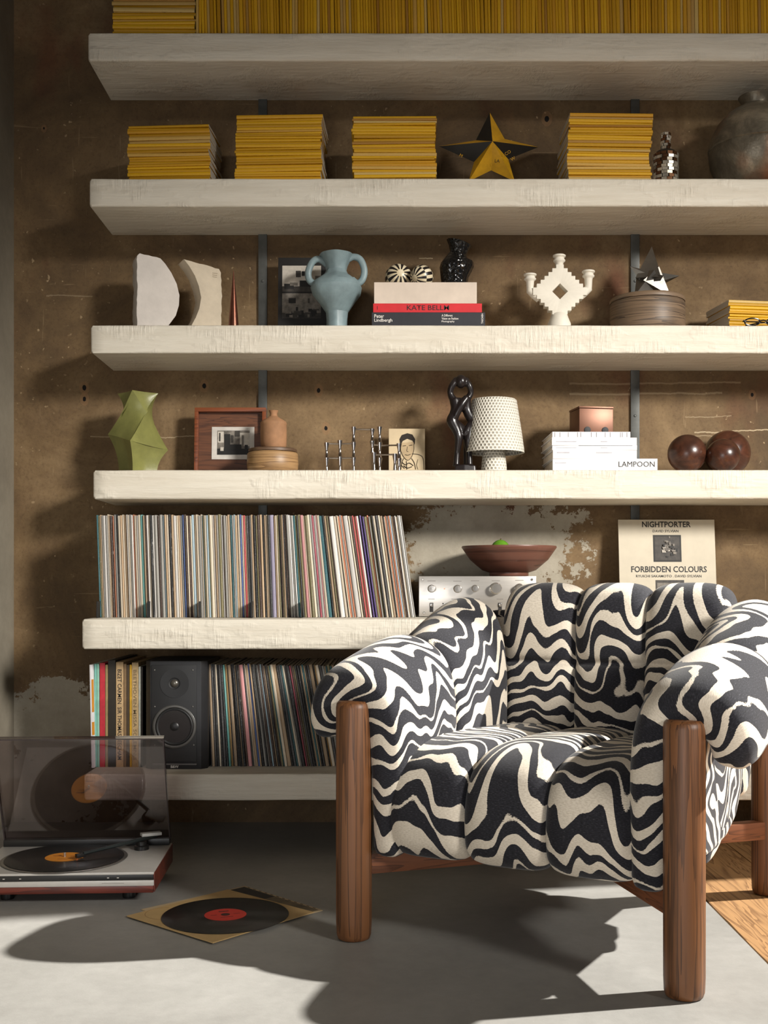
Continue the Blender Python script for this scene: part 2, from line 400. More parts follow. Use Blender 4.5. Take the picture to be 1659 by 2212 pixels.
def mag_stack(k, x0, x1, d, ytop, lab, group, tilt=0.0, rz=0.0, th=0.0089, lean=0.0):
    z = SHELF[k]; zt = PZ(ytop, d); n = max(2, round((zt - z) / th)); h = (zt - z) / n
    xc = (x0 + x1) / 2; wr = random.Random(int(xc))
    ws = [h * wr.uniform(0.72, 1.28) for _ in range(n)]; sc = (zt - z) / sum(ws); drift = 0
    for i in range(n):
        w = ws[i] * sc; o = make_obj('magazine', MAGF); drift = drift * 0.8 + wr.uniform(-0.003, 0.003)
        wide = (x1 - x0) * d / F / 0.254 * wr.uniform(0.975, 1.012)
        o.location = (PX(xc, d) + drift + lean * i / n, d + wr.uniform(0.0, 0.007), z)
        o.rotation_euler = (0, 0, rz + wr.uniform(-0.03, 0.03)); o.scale = (wide, 1, w * 0.97)
        tag(o, lab if 0 < i < n - 1 else lab.replace('yellow-spined magazine lying', ('lowest' if i == 0 else 'topmost') + ' yellow-spined magazine'), 'magazine', group); z += w
mag_stack(2, 274, 454, 3.600, 270, 'yellow-spined magazine lying in the lowest, leftmost stack above the pale stones', 'magazines in the leftmost stack', rz=-0.05)
mag_stack(2, 507, 694, 3.595, 247, 'yellow-spined magazine lying in the stack above the black mounted photos', 'magazines in the second stack', rz=-0.03)
mag_stack(2, 761, 942, 3.600, 249, 'yellow-spined magazine lying in the stack just left of the metal star', 'magazines in the stack left of the star', rz=-0.01)
mag_stack(2, 1228, 1409, 3.600, 243, 'yellow-spined magazine lying in the stack just right of the metal star', 'magazines in the stack right of the star', rz=0.03)
mag_stack(1, 241, 420, 3.600, -120, 'yellow-spined magazine lying flat at the left end of the topmost shelf', 'magazines lying flat on the top shelf', th=0.0105)
mag_stack(3, 1572, 1752, 3.66, 650, 'yellow-spined magazine lying beside the dark sunglasses on the right', 'magazines beside the sunglasses', rz=0.13)
x = PX(424, 3.6); rr = random.Random(3); prev = 0
while x < PX(1700, 3.6):
    w = rr.choice((0.0075, 0.0085, 0.009, 0.0105, 0.0085, 0.012))
    if rr.random() < .07: prev = rr.uniform(0, .035); x += prev * .06
    o = make_obj('magazine', MAGU); o.location = (x, 3.592 + rr.uniform(0, 0.008), SHELF[1]); o.scale = (w * 0.93, 1, 1); o.rotation_euler = (0, -prev, 0)
    px_ = CX + (x + w / 2) * F / 3.6
    over = 'second magazine stack' if px_ < 725 else 'stack left of the star' if px_ < 945 else 'metal star' if px_ < 1175 else 'stack right of the star' if px_ < 1420 else 'round copper pot'
    tag(o, 'upright yellow-spined magazine on the topmost shelf, directly above the ' + over, 'magazine', 'upright magazines on the top shelf'); x += w

# ------------------------------------------------------------------ shelf item helper
class It:
    def __init__(s, name, label, cat, k, xc, d, z0=None, rz=0, group=None):
        s.d = d; s.s = F / d; s.xc = xc; s.z0 = SHELF[k] if z0 is None else z0
        s.t = thing(name, label, cat, (PX(xc, d), d, s.z0), rz, group)
    def x(s, px): return (px - s.xc) / s.s
    def z(s, py): return max(0.0, H + (HY - py) / s.s - s.z0)
    def p(s, px, py): return (s.x(px), s.z(py))
def picture(parent, x0, x1, z0, z1, y, rects, name='print'):
    mats = [M('print_black', (24, 22, 20), 0.6), M('print_dark', (62, 57, 52), 0.6, 0, 0.3, 60), M('print_mid', (122, 115, 106), 0.6, 0, 0.3, 60), M('print_light', (198, 190, 178), 0.6, 0, 0.1, 60)]
    b = MB()
    def q(a, c, e, f, m, k):
        X = lambda t: x0 + (x1 - x0) * t
        Z = lambda t: z0 + (z1 - z0) * t
        yy = y - 0.0002 * k
        b.add([(X(a), yy, Z(e)), (X(c), yy, Z(e)), (X(c), yy, Z(f)), (X(a), yy, Z(f))], [(0, 1, 2, 3)], m)
    for k, (a, c, e, f, m) in enumerate(rects): q(a, c, e, f, m, k + 1)
    return b.build(name, mats, parent, sharp=0)
def rand_room(seed, n=26, base=3):
    r = random.Random(seed); out = [(0, 1, 0, 1, base), (0, 1, 0, 0.22, 1)]
    for _ in range(n):
        a = r.random() * 0.85; e = abs(r.gauss(0.05, 0.3)) % 0.8; w = r.uniform(0.04, 0.2); h = r.uniform(0.05, 0.22)
        out.append((a, min(1, a + w), e, min(1, e + h), r.choice((0, 0, 1, 1, 2, 3))))
    return out

# ------------------------------------------------------------------ shelf two: star, bottle, copper pot
MYEL = M('worn_yellow_tin', (206, 154, 26), 0.4, 0.2, 0.15, 22, 0.05); MBLK = M('black_enamel', (26, 24, 22), 0.35, 0.2, 0.2, 20)
it = It('star_ornament', 'yellow and black faceted tin star with printed letters', 'star', 2, 1060, 3.70)
tips = [(1058, 243), (1163, 318), (1112, 392), (1012, 392), (948, 316)]; inn = [(1090, 300), (1098, 344), (1061, 368), (1024, 350), (1028, 303)]
cpt = (1061, 318)
sh = [MYEL, MBLK]; cols = [0, 1, 0, 1, 0, 0, 0, 1, 1, 1]
cols = {(0, 'r'): 0, (0, 'l'): 1, (1, 'l'): 0, (1, 'r'): 1, (2, 'l'): 0, (2, 'r'): 0, (3, 'l'): 0, (3, 'r'): 0, (4, 'l'): 1, (4, 'r'): 0}
for i in range(5):
    b = MB(); T = it.p(*tips[i]); R_ = it.p(*inn[i]); L_ = it.p(*inn[i - 1]); Cc = it.p(*cpt)
    vs = [(T[0], 0, T[1]), (R_[0], 0, R_[1]), (L_[0], 0, L_[1]), (Cc[0], -0.05, Cc[1]), (Cc[0], 0.05, Cc[1])]
    b.add(vs, [(3, 1, 0), (4, 0, 1)], cols[(i, 'r')]); b.add(vs, [(3, 0, 2), (4, 2, 0)], cols[(i, 'l')])
    b.build('star_point', sh, it.t, sharp=10)
for s_, px, py, rz_, m_ in (('M', 994, 341, 0.5, MYEL), ('LACO', 1092, 343, -0.55, MYEL), ('W', 1108, 350, -0.5, MYEL), ('LA', 1072, 358, 0.1, MBLK)):
    yy = -0.05 * (1 - min(1, math.hypot(px - 1061, py - 318) / 75)) - 0.006
    text(s_, m_, it.t, (it.x(px), yy, it.z(py)), 0.010, None, (PI / 2, rz_, 0), align='CENTER')
it = It('mosaic_bottle', 'small stepped bottle clad in brownish mirror pieces beside the magazines', 'bottle', 2, 1438, 3.70)
MMIR = M('smoked_mirror', (214, 204, 186), 0.2, 0.7, 0.3, 30)
MMIR2 = M('smoked_mirror_brown', (120, 84, 58), 0.15, 0.8, 0.3, 30); MGLASSD = M('dark_bottle_glass', (40, 36, 30), 0.15)
MB().lathe([(0.020, 0), (0.036, 0.004), (0.037, 0.105), (0.03, 0.125), (0.013, 0.135), (0.0125, 0.178), (0.014, 0.185), (0.006, 0.186)], 24).build('bottle_body', MGLASSD, it.t)
rr = random.Random(5)
cl = MB()
def tile(r, a, z, w, h, m):
    c, n = math.cos(a), math.sin(a); vs = []
    for zz in (z, z + h):
        for rr_ in (r - .0015, r + .0015):
            for tt in (-w, w): vs.append((rr_ * c - tt * n, rr_ * n + tt * c, zz))
    cl.add(vs, [(0, 2, 3, 1), (4, 5, 7, 6), (0, 1, 5, 4), (1, 3, 7, 5), (3, 2, 6, 7), (2, 0, 4, 6)], m)
for row in range(11):
    for j in range(13): tile(.0375 + rr.uniform(0, .0012), 2 * PI * j / 13 + (row % 2) * .12 + rr.uniform(-.03, .03), .004 + row * .0103, .0082, .0092, rr.choice((0, 0, 1)))
for row in range(6):
    for j in range(6): tile(.0138, 2 * PI * j / 6 + row * .3, .132 + row * .0088, .006, .008, rr.choice((0, 1)))
tag(cl.build('mirror_cladding', [MMIR, MMIR2], it.t, sharp=0), kind='stuff')
it = It('round_pot', 'large round dark hammered copper pot with a narrow collar', 'pot', 2, 1632, 3.715)
tp = NT('aged_copper').set(0.42, 0.5); v = tp.coord('Object'); n = tp.noise(v, 9, 6, .7, .5); n2 = tp.noise(v, 3.5, 3)
cc = tp.ramp(n, [(.3, lin((76, 70, 60))), (.5, lin((120, 112, 97))), (.68, lin((160, 148, 128)))]); cc = tp.mix(tp.ramp(n2, [(.52, K0), (.66, W1)]), cc, lin((140, 88, 58)))
tp.base(cc); tp.bump(tp.noise(v, 24, 3), .35, .01)
z = it.z
prof = [(0.05, 0), (0.11, 0.004), (0.165, 0.03), (0.196, 0.075), (0.203, 0.11), (0.200, 0.118), (0.206, 0.121), (0.196, 0.15), (0.165, 0.19), (0.115, 0.222), (0.07, 0.238), (0.058, 0.243)]
prof = [(r * 0.148 / 0.205, zz * it.z(228) / 0.243) for r, zz in prof]
MB().lathe(prof, 48).build('pot_body', tp.m, it.t, sharp=60)
zz = it.z(228); MB().lathe([(0.042, zz - 0.004), (0.044, zz + 0.01), (0.052, zz + 0.022), (0.054, zz + 0.026), (0.049, zz + 0.026), (0.040, zz + 0.01), (0.038, zz)], 36).build('collar', tp.m, it.t, sharp=50)

# ------------------------------------------------------------------ shelf three
MSTONE = M('white_limestone', (212, 204, 196), 0.9, 0, 0.06, 14, 0.35, 45); MSTONE2 = M('cream_sandstone', (206, 192, 170), 0.9, 0, 0.06, 20, 0.25, 70)
def rough_poly(pts, n=6, j=0.0012, flags=None):
    out = []
    for i, a in enumerate(pts):
        b = pts[(i + 1) % len(pts)]
        L = math.hypot(b[0] - a[0], b[1] - a[1]); k = max(1, int(L / 0.012))
        for q in range(k):
            t = q / k; jj = j if (flags and flags[i]) else 0.0002
            out.append((a[0] + (b[0] - a[0]) * t + random.uniform(-jj, jj), max(0, a[1] + (b[1] - a[1]) * t + (random.uniform(-jj, jj) if a[1] > 0.002 and b[1] > 0.002 else 0))))
    return out
it = It('stone_sculpture', 'white stone slab with one curved side and rough broken left edge', 'sculpture', 3, 332, 3.72, rz=0.40)
poly = [it.p(*p) for p in ((292, 715), (292, 562), (298, 557), (342, 563), (352, 573), (366, 592), (377, 614), (383, 638), (382, 660), (375, 683), (362, 702), (352, 715))]
MB().prism(rough_poly(poly, flags=[1, 1, 1] + [0] * 9, j=.0016), -0.035, 0.035, 0, .0008).build('slab', MSTONE, it.t, sharp=38, bevel=0.0015)
it = It('stone_sculpture', 'cream stone block with a hollowed curved side beside the copper cone', 'sculpture', 3, 428, 3.72, rz=0.44)
poly = [it.p(*p) for p in ((472, 715), (474, 640), (472, 590), (468, 582), (390, 570), (402, 584), (414, 602), (423, 624), (428, 648), (424, 672), (416, 692), (404, 715))]
MB().prism(rough_poly(poly, flags=[1, 1, 0, 1] + [0] * 8, j=.0012), -0.035, 0.035, 0, .0006).build('block', MSTONE2, it.t, sharp=38, bevel=0.0015)
for i in range(3):
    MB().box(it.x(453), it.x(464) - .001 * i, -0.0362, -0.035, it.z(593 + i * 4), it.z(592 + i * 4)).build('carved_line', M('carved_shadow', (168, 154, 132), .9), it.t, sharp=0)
it = It('copper_cone', 'slender polished copper cone beside the cream stone', 'cone', 3, 504.5, 3.70)
MCOP = M('polished_copper', (122, 76, 60), 0.33, 0.8, 0.15, 30)
MB().lathe([(0.0175, 0), (0.0178, 0.003), (0.0135, 0.06), (0.0085, 0.12), (0.0035, 0.17), (0.0009, it.z(585))], 32).build('cone_body', MCOP, it.t, sharp=60)
it = It('mounted_photos', 'two black-and-white room photos mounted on a black board behind blue vase', 'photo board', 3, 652, 3.80)
it.t.rotation_euler = (-0.06, 0, 0); MBOARD = M('black_card', (30, 28, 27), .7)
h = it.z(553)
MB().box(it.x(600), it.x(706), 0, 0.012, 0, h).build('board', MBOARD, it.t, bevel=.001)
for (ya, yb, seed) in ((571, 628, 3), (632, 687, 9)):
    picture(it.t, it.x(609), it.x(693), it.z(yb), it.z(ya), -0.0003, ([(0, 1, 0, 1, 3), (0, 1, 0, .2, 1), (.05, .3, .1, .3, 0), (.35, .48, .55, .8, 1), (.5, .58, .6, .78, 0), (.45, .9, .18, .42, 0), (.7, 1, .3, .45, 1), (.2, .4, .22, .34, 2), (.55, .75, .42, .5, 3), (.85, 1, 0, .6, 2)] if seed == 3 else rand_room(9, 24, 2)))
MBLUE = M('pale_blue_glaze', (134, 153, 157), 0.45, 0, 0.16, 14, 0.3, 26)
it = It('amphora_vase', 'pale blue hand-built vase with two loop handles', 'vase', 3, 727, 3.70)
pr = [(22, 716), (22.5, 690), (24, 675), (38, 655), (52, 637), (55.5, 622), (50, 611), (38, 602), (26, 593), (22, 584), (24, 574), (32, 558), (37, 550), (34.5, 549), (30, 558), (20, 576), (16, 590)]
prof = [(r / it.s, it.z(y)) for r, y in pr]
MB().lathe(prof, 40, rad=lambda a, z: 1 + 0.035 * math.sin(3 * a + z * 25) + 0.018 * math.sin(7 * a)).build('vase_body', MBLUE, it.t, sharp=28)
for sgn in (-1, 1):
    if sgn < 0: pts = [(707, 572), (690, 560), (675, 566), (666, 588), (669, 606), (682, 613), (690, 606)]
    else: pts = [(748, 562), (764, 555), (779, 562), (787, 584), (783, 604), (772, 612), (760, 604)]
    MB().tube(catmull([(it.x(a), 0.0, it.z(b)) for a, b in pts], 6), 0.0085, 10, 0, 1.3).build('handle', MBLUE, it.t, sharp=60)
MPAPER = M('book_pages', (224, 212, 196), .85, 0, .12, 160)
def book(k, name, label, cat, x0, x1, y0, y1, d, z0, mat, depth, pages='right', bev=.0015):
    """a hardback lying flat, spine to the viewer: case of spine and two boards, page block inside"""
    it = It(name, label, cat, k, (x0 + x1) / 2, d, z0); w = it.x(x1); hgt = (y1 - y0) / it.s; c = min(.003, hgt * .12)
    b = MB().box(-w, w, 0, c, 0, hgt).box(-w, w, c, depth, 0, c).box(-w, w, c, depth, hgt - c, hgt); b.build('cover', mat, it.t, bevel=bev * .4, bseg=1)
    MB().box(-w + .004, w - .004, c, depth - .004, c, hgt - c).build('page_block', MPAPER, it.t, sharp=0)
    return it, w, hgt
z0 = SHELF[3]; D3 = 3.602
MBK = M('charcoal_book_cloth', (40, 40, 46), .5); MRED = M('red_book_cloth', (206, 36, 44), .5, 0, .06); MWT = M('white_ink', (236, 230, 222), .6, 0, .02); MINK = M('black_ink', (24, 20, 20), .6)
it, w, h1 = book(3, 'photo_book', 'thick black book with white title at the bottom of the book pile', 'book', 803, 1048, 675, 705.5, D3, z0, MBK, .24)
text('Peter', MWT, it.t, (-w + .008, -.0004, h1 * .60), h1 * .26, .030, bold=.008); text('Lindbergh', MWT, it.t, (-w + .008, -.0004, h1 * .26), h1 * .30, .056, bold=.008)
for i, s_ in enumerate(('A Different', 'Vision on Fashion', 'Photography')):
    text(s_, MWT, it.t, (it.x(954), -.0004, h1 * (.70 - .22 * i)), h1 * .16, (.034, .052, .040)[i], bold=.01)
text('TASCHEN', MWT, it.t, (w - .006, -.0004, h1 * .2), .006, h1 * .7, (PI / 2, -PI / 2, 0), bold=.01)
it, w, h2 = book(3, 'photo_book', 'red book with dark title lying between the black book and beige box', 'book', 806, 1041, 655.5, 675, D3 + .002, z0 + h1, MRED, .235)
text('KATE BELLM', MINK, it.t, (it.x(879), -.0004, h2 * .26), h2 * .54, 91 / it.s, bold=.004)
text('I', MINK, it.t, (-w + .012, -.0004, h2 * .3), h2 * .4)
it, w, h3 = book(3, 'slipcase_book', 'plain beige slipcase lying on top of the red book', 'slipcase', 808, 1030, 609.5, 655.5, D3 + .003, z0 + h1 + h2, M('beige_linen', (216, 200, 184), .75, 0, .05), .235)
zb = z0 + h1 + h2 + h3
def ball_mat(axis_rot, name):
    t = NT(name).set(.35); c = t.coord('Object', rot=axis_rot); sp = t.node('ShaderNodeSeparateXYZ'); t.link(c, sp.inputs[0])
    th = t.math('ARCTAN2', sp.outputs[0], sp.outputs[2]); r = t.math('SQRT', t.math('ADD', t.math('MULTIPLY', sp.outputs[0], sp.outputs[0]), t.math('MULTIPLY', sp.outputs[2], sp.outputs[2])))
    ph = t.math('ARCTAN2', r, t.math('MULTIPLY', sp.outputs[1], -1.0))
    ring = t.math('FLOOR', t.math('DIVIDE', t.math('ADD', ph, .58), .86)); sec = t.math('FLOOR', t.math('MULTIPLY', t.math('ADD', th, PI), 11 / PI))
    ck = t.math('MODULO', t.math('ADD', ring, sec), 2.0); ck = t.math('ABSOLUTE', ck)
    ck = t.math('MULTIPLY', t.math('GREATER_THAN', ck, .5), t.math('GREATER_THAN', ph, .28))
    n = t.noise(c, 40, 4); t.base(t.mix(ck, t.ramp(n, [(.3, lin((210, 192, 154))), (.7, lin((238, 226, 198)))]), lin((30, 24, 24)))); return t.m
for (x, y, r, rot, lab) in ((861, 591, 29.5, (0.1, 0.2, -.15), 'larger black-and-cream inlaid ball on the beige slipcase'), (911, 598, 25, (.1, .5, .85), 'smaller black-and-cream inlaid ball on the beige slipcase')):
    d = 3.72 if r > 27 else 3.68; rr_ = r * d / F
    o = MB().sphere((0, 0, 0), rr_, 36, 22).build('inlaid_ball', ball_mat(rot, 'inlay_%d' % x), sharp=60); o.location = (PX(x, d), d, zb + rr_)
    tag(o, lab, 'ball', 'inlaid balls on the slipcase')
it = It('black_vase', 'glossy black crackled vase with flared lopsided rim', 'vase', 3, 982, 3.715, zb)
tb = NT('black_crackle').set(.14); v = tb.coord('Object'); vo = tb.node('ShaderNodeTexVoronoi', feature='DISTANCE_TO_EDGE'); vo.inputs['Scale'].default_value = 70; tb.link(v, vo.inputs['Vector'])
tb.base(lin((18, 17, 17))); tb.bump(tb.math('ADD', vo.outputs['Distance'], tb.noise(v, 30, 3)), .6, .006)
b = MB().lathe([(26 / it.s, 0), (30 / it.s, it.z(600)), (37 / it.s, it.z(577)), (35 / it.s, it.z(567)), (21 / it.s, it.z(554)), (17.5 / it.s, it.z(548)), (21 / it.s, it.z(536)), (27 / it.s, it.z(525)), (25 / it.s, it.z(525)), (14 / it.s, it.z(544))], 12)
b.v = [(x + (0.012 * (z / .13) if z > .05 else 0) * 1, y, z + (-x * .28 if z > .10 else 0)) for x, y, z in b.v]
b.build('vase_body', tb.m, it.t, sharp=22)
# white candelabra
it = It('candelabra', 'white ceramic three-armed candelabra with stepped diamond body', 'candle holder', 3, 1208, 3.70)
MCER = M('matt_white_ceramic', (226, 219, 204), .6, 0, .05, 12, .12, 50)
cz = it.z(632); R0 = 58 / it.s; ns = 7; q = []
for i in range(ns):                                   # stepped outline of one quadrant, tip on +x
    q.append((R0 * (1 - i / ns), R0 * (i / ns))); q.append((R0 * (1 - i / ns), R0 * ((i + 1) / ns)))
out = []
for k in range(4):
    c_, s_ = round(math.cos(k * PI / 2)), round(math.sin(k * PI / 2)); out += [(a * c_ - b_ * s_, a * s_ + b_ * c_) for a, b_ in q]
inn = []; hi = 17 / it.s
for a, b_ in out:
    th = math.atan2(b_, a); rr_ = hi / (abs(math.cos(th)) + abs(math.sin(th))); inn.append((rr_ * math.cos(th), rr_ * math.sin(th)))
n = len(out); y0, y1 = -.017, .017
vs = [(a, y0, cz + c) for a, c in out] + [(a, y0, cz + c) for a, c in inn] + [(a, y1, cz + c) for a, c in out] + [(a, y1, cz + c) for a, c in inn]; fs = []
for i in range(n):
    j = (i + 1) % n; fs += [(i, j, n + j, n + i), (2 * n + i, 3 * n + i, 3 * n + j, 2 * n + j), (i, 2 * n + i, 2 * n + j, j), (n + i, n + j, 3 * n + j, 3 * n + i)]
bd = MB().add(vs, fs); bd.build('diamond_body', MCER, it.t, sharp=20, bevel=.0012)
cup = lambda z0, h: [(q_ * 1.28, z0 + h * e_) for q_, e_ in ((.0088, 0), (.0100, .5), (.0112, .58), (.0148, .64), (.0152, .70), (.0125, .78), (.0125, .84), (.0162, .90), (.0162, .97), (.0145, 1.0), (.009, 1.0), (.009, .8))]
for (x, yb, yt) in ((1145, 627, 592), (1271, 622, 585), (1208, 590, 551)):
    MB().lathe(cup(it.z(yb), it.z(yt) - it.z(yb)), 24, (it.x(x), 0, 0)).build('candle_cup', MCER, it.t, sharp=50)
for (x, y, xb, yb) in ((1145, 625, 1166, 645), (1271, 620, 1250, 641)):
    MB().tube([(it.x(x), 0, it.z(y - 6)), (it.x(x), 0, it.z(y + 3)), (it.x((x + xb) / 2), 0, it.z((y + yb) / 2 + 2)), (it.x(xb), 0, it.z(yb))], [.0115, .013, .0145, .015], 16).build('arm', MCER, it.t, sharp=50)
MB().lathe([(26 / it.s, 0), (25 / it.s, it.z(700)), (20 / it.s, it.z(688)), (17 / it.s, it.z(679)), (8 / it.s, it.z(674))], 28).build('foot', MCER, it.t, sharp=50)
# round wooden box and folded metal star
it = It('wooden_box', 'low round dark wooden box under the folded metal sculpture', 'box', 3, 1398, 3.72)
MWB = wood('grey_turned_wood', (116, 96, 76), (62, 50, 40), 'rings', 7, .5, .3, 14); hb = it.z(645)
MB().lathe([(76 / it.s, 0), (79.5 / it.s, .006), (80.5 / it.s, .03), (80 / it.s, hb - .022), (78.5 / it.s, hb - .018)], 48).build('bowl', MWB, it.t, sharp=50)
MB().lathe([(80 / it.s, hb - .0165), (80.5 / it.s, hb - .008), (78 / it.s, hb - .002), (70 / it.s, hb), (.002, hb)], 48).build('lid', MWB, it.t, sharp=50)
zz = it.z0 + hb
it = It('metal_sculpture', 'spiky folded grey metal star sculpture on the round wooden box', 'sculpture', 3, 1405, 3.715, zz)
MMET = M('brushed_grey_metal', (128, 124, 118), .32, .85, .12, 20, .04); cc = it.p(1404, 606)
def spike(tip, basec, w, par, ang=0.4):
    T = Vector(tip); C_ = Vector(basec); ax = (T - C_).normalized(); a = ax.cross(Vector((0, 1, 0.2))).normalized(); b_ = ax.cross(a)
    ring = [C_ + (a * math.cos(ang + i * PI / 2) + b_ * math.sin(ang + i * PI / 2)) * w for i in range(4)]
    MB().add([T] + ring, [(0, 1, 2), (0, 2, 3), (0, 3, 4), (0, 4, 1), (4, 3, 2, 1)]).build('spike', MMET, par, sharp=5)
C0 = (cc[0], 0, cc[1])
for (x, y, yy, w) in ((1408, 532, .0, .056), (1358, 579, -.02, .034), (1463, 601, -.03, .034), (1366, 648, -.03, .052), (1444, 648, -.03, .052), (1405, 646, .05, .04), (1424, 606, -.062, .032)):
    spike((it.x(x), yy, it.z(y)), C0, w, it.t)
# sunglasses
it = It('sunglasses', 'dark sunglasses lying folded at the right end beside yellow magazines', 'sunglasses', 3, 1650, 3.586)
MSG = M('black_acetate', (22, 22, 28), .2)
for sx in (-1, 1):
    pts = [(sx * .034 + .024 * math.cos(a), .006 - .004 * math.sin(a), .012 + .0105 * math.sin(a)) for a in [2 * PI * i / 20 for i in range(20)]]
    MB().tube(pts, .0022, 8, closed=True).build('rim', MSG, it.t)
    MB().tube([(sx * .034 - .02, .006, .012), (sx * .034 + .02, .006, .012)], .0085, 10, 0, .12).build('lens', M('smoke_lens', (30, 36, 46), .08), it.t)
    MB().tube([(sx * .060, .006, .016), (sx * .062, .012, .015), (sx * -.01, .022 if sx > 0 else .017, .012), (sx * -.05, .024 if sx > 0 else .019, .004)], .002, 8).build('temple', MSG, it.t)
MB().tube([(-.012, .006, .014), (0, .005, .017), (.012, .006, .014)], .002, 8).build('bridge', MSG, it.t)

# ------------------------------------------------------------------ shelf four
it = It('faceted_vase', 'sage green vase with pointed faceted sides', 'vase', 4, 298, 3.70)
MGRN = M('sage_green_glaze', (128, 128, 72), .38, 0, .12, 16, .12, 90); hv = it.z(850)
def coons(b, A, B, C_, D_, n=8, sag=.006):
    A, B, C_, D_ = map(Vector, (A, B, C_, D_))
    def edge(p, q, t):
        m = p.lerp(q, t); inw = Vector((-m.x, -m.y, 0)); inw = inw.normalized() if inw.length > 1e-6 else inw
        return m + inw * (sag * 4 * t * (1 - t) * min(1, (p - q).length / .08))
    g = []
    for i in range(n + 1):
        u = i / n
        for j in range(n + 1):
            v = j / n
            S_ = edge(A, B, u) * (1 - v) + edge(D_, C_, u) * v + edge(A, D_, v) * (1 - u) + edge(B, C_, v) * u
            S_ -= (A * (1 - u) + B * u) * (1 - v) + (D_ * (1 - u) + C_ * u) * v
            g.append(S_)
    b.add(g, [(i * (n + 1) + j, (i + 1) * (n + 1) + j, (i + 1) * (n + 1) + j + 1, i * (n + 1) + j + 1) for i in range(n) for j in range(n)])
pol = lambda a, r, z: (r * math.sin(a), -r * math.cos(a), z)
b = MB(); a0 = -.05
for i in range(4):
    T = lambda k: pol(a0 + k * PI / 2, .066, hv); O = lambda k: pol(a0 + .02 + k * PI / 2, .097, hv * (.365, .29, .40, .49)[k % 4]); G = lambda k: pol(a0 + PI / 4 + k * PI / 2 + .05, .052, hv * .74); Bt = lambda k: pol(a0 + k * PI / 2, .062, 0)
    coons(b, T(i), G(i), O(i), O(i - 1)); coons(b, T(i), T(i + 1), T(i + 1), G(i), 8); coons(b, G(i), T(i + 1), O(i), O(i), 8)
    coons(b, O(i), O(i + 1), Bt(i + 1), Bt(i), 8, .010)
me = b.mesh('vase_body', MGRN, sharp=24); bm = bmesh.new(); bm.from_mesh(me); bmesh.ops.remove_doubles(bm, verts=bm.verts, dist=.0004); bmesh.ops.recalc_face_normals(bm, faces=bm.faces); bm.to_mesh(me); bm.free(); me.set_sharp_from_angle(angle=math.radians(24))
make_obj('vase_body', me, it.t)
it = It('picture_frame', 'square reddish wooden box frame with small black-and-white photo', 'picture frame', 4, 497, 3.79)
it.t.rotation_euler = (-.07, 0, 0); MFR = wood('mahogany', (122, 66, 38), (78, 38, 22), 0, 8, .4, .1, 20); MFR2 = wood('mahogany_panel', (98, 60, 38), (62, 36, 24), 0, 8, .5, .1, 20)
w = it.x(574); hf = it.z(880)
for (nm, a) in (('rail', (-w, w, -.012, .014, hf - .013, hf)), ('rail', (-w, w, -.012, .014, 0, .013)), ('stile', (-w, -w + .012, -.012, .014, .013, hf - .013)), ('stile', (w - .012, w, -.012, .014, .013, hf - .013))):
    MB().box(*a).build('frame_' + nm, MFR, it.t, bevel=.0012)
MB().box(-w + .012, w - .012, .008, .012, .013, hf - .013).build('back_panel', MFR2, it.t, sharp=0)
MB().box(it.x(456), it.x(548), .0065, .008, it.z(991), it.z(920)).build('mat_board', M('white_mount', (206, 200, 192), .8), it.t, sharp=0)
picture(it.t, it.x(468), it.x(538), it.z(981), it.z(928), .006, [(0, 1, 0, 1, 2), (.7, 1, .35, .9, 3), (0, 1, 0, .25, 0), (.02, .2, .5, .95, 3), (.05, .1, .55, .9, 1), (.22, .4, .25, .85, 0), (.3, .75, .2, .42, 0), (.42, .5, .5, .8, 1), (.5, .68, .45, .6, 2), (.55, .7, .75, .98, 1), (.76, .82, .3, .8, 2), (.85, .95, .1, .4, 0), (.1, .2, .15, .3, 3)])
it = It('wooden_box', 'low round pale wooden bowl box beneath the clay bottle', 'box', 4, 589, 3.70)
MPW = wood('pale_turned_wood', (162, 128, 88), (112, 82, 52), 'rings', 8, .45, .15, 10); hb = it.z(970)
MB().lathe([(49 / it.s, 0), (54 / it.s, .008), (55.5 / it.s, .03), (54.5 / it.s, hb - .016), (52 / it.s, hb - .012)], 44).build('bowl', MPW, it.t, sharp=50)
MB().lathe([(52.5 / it.s, hb - .0105), (52.5 / it.s, hb - .003), (49 / it.s, hb), (.002, hb)], 44).build('lid', M('dark_lid_wood', (104, 80, 60), .5, 0, .2), it.t, sharp=50)
it = It('clay_bottle', 'small unglazed clay-brown bottle standing on the pale round box', 'bottle', 4, 591, 3.70, it.z0 + hb)
MB().lathe([(24 / it.s, 0), (28 / it.s, it.z(962)), (28.5 / it.s, it.z(940)), (28.2 / it.s, it.z(918)), (28.8 / it.s, it.z(915)), (27 / it.s, it.z(911)), (14 / it.s, it.z(903)), (8.5 / it.s, it.z(899)), (8 / it.s, it.z(893)), (10.5 / it.s, it.z(887)), (8.5 / it.s, it.z(887)), (5 / it.s, it.z(895))], 36).build('bottle_body', M('unglazed_clay', (160, 118, 84), .8, 0, .14, 22, .15, 80), it.t, sharp=40)
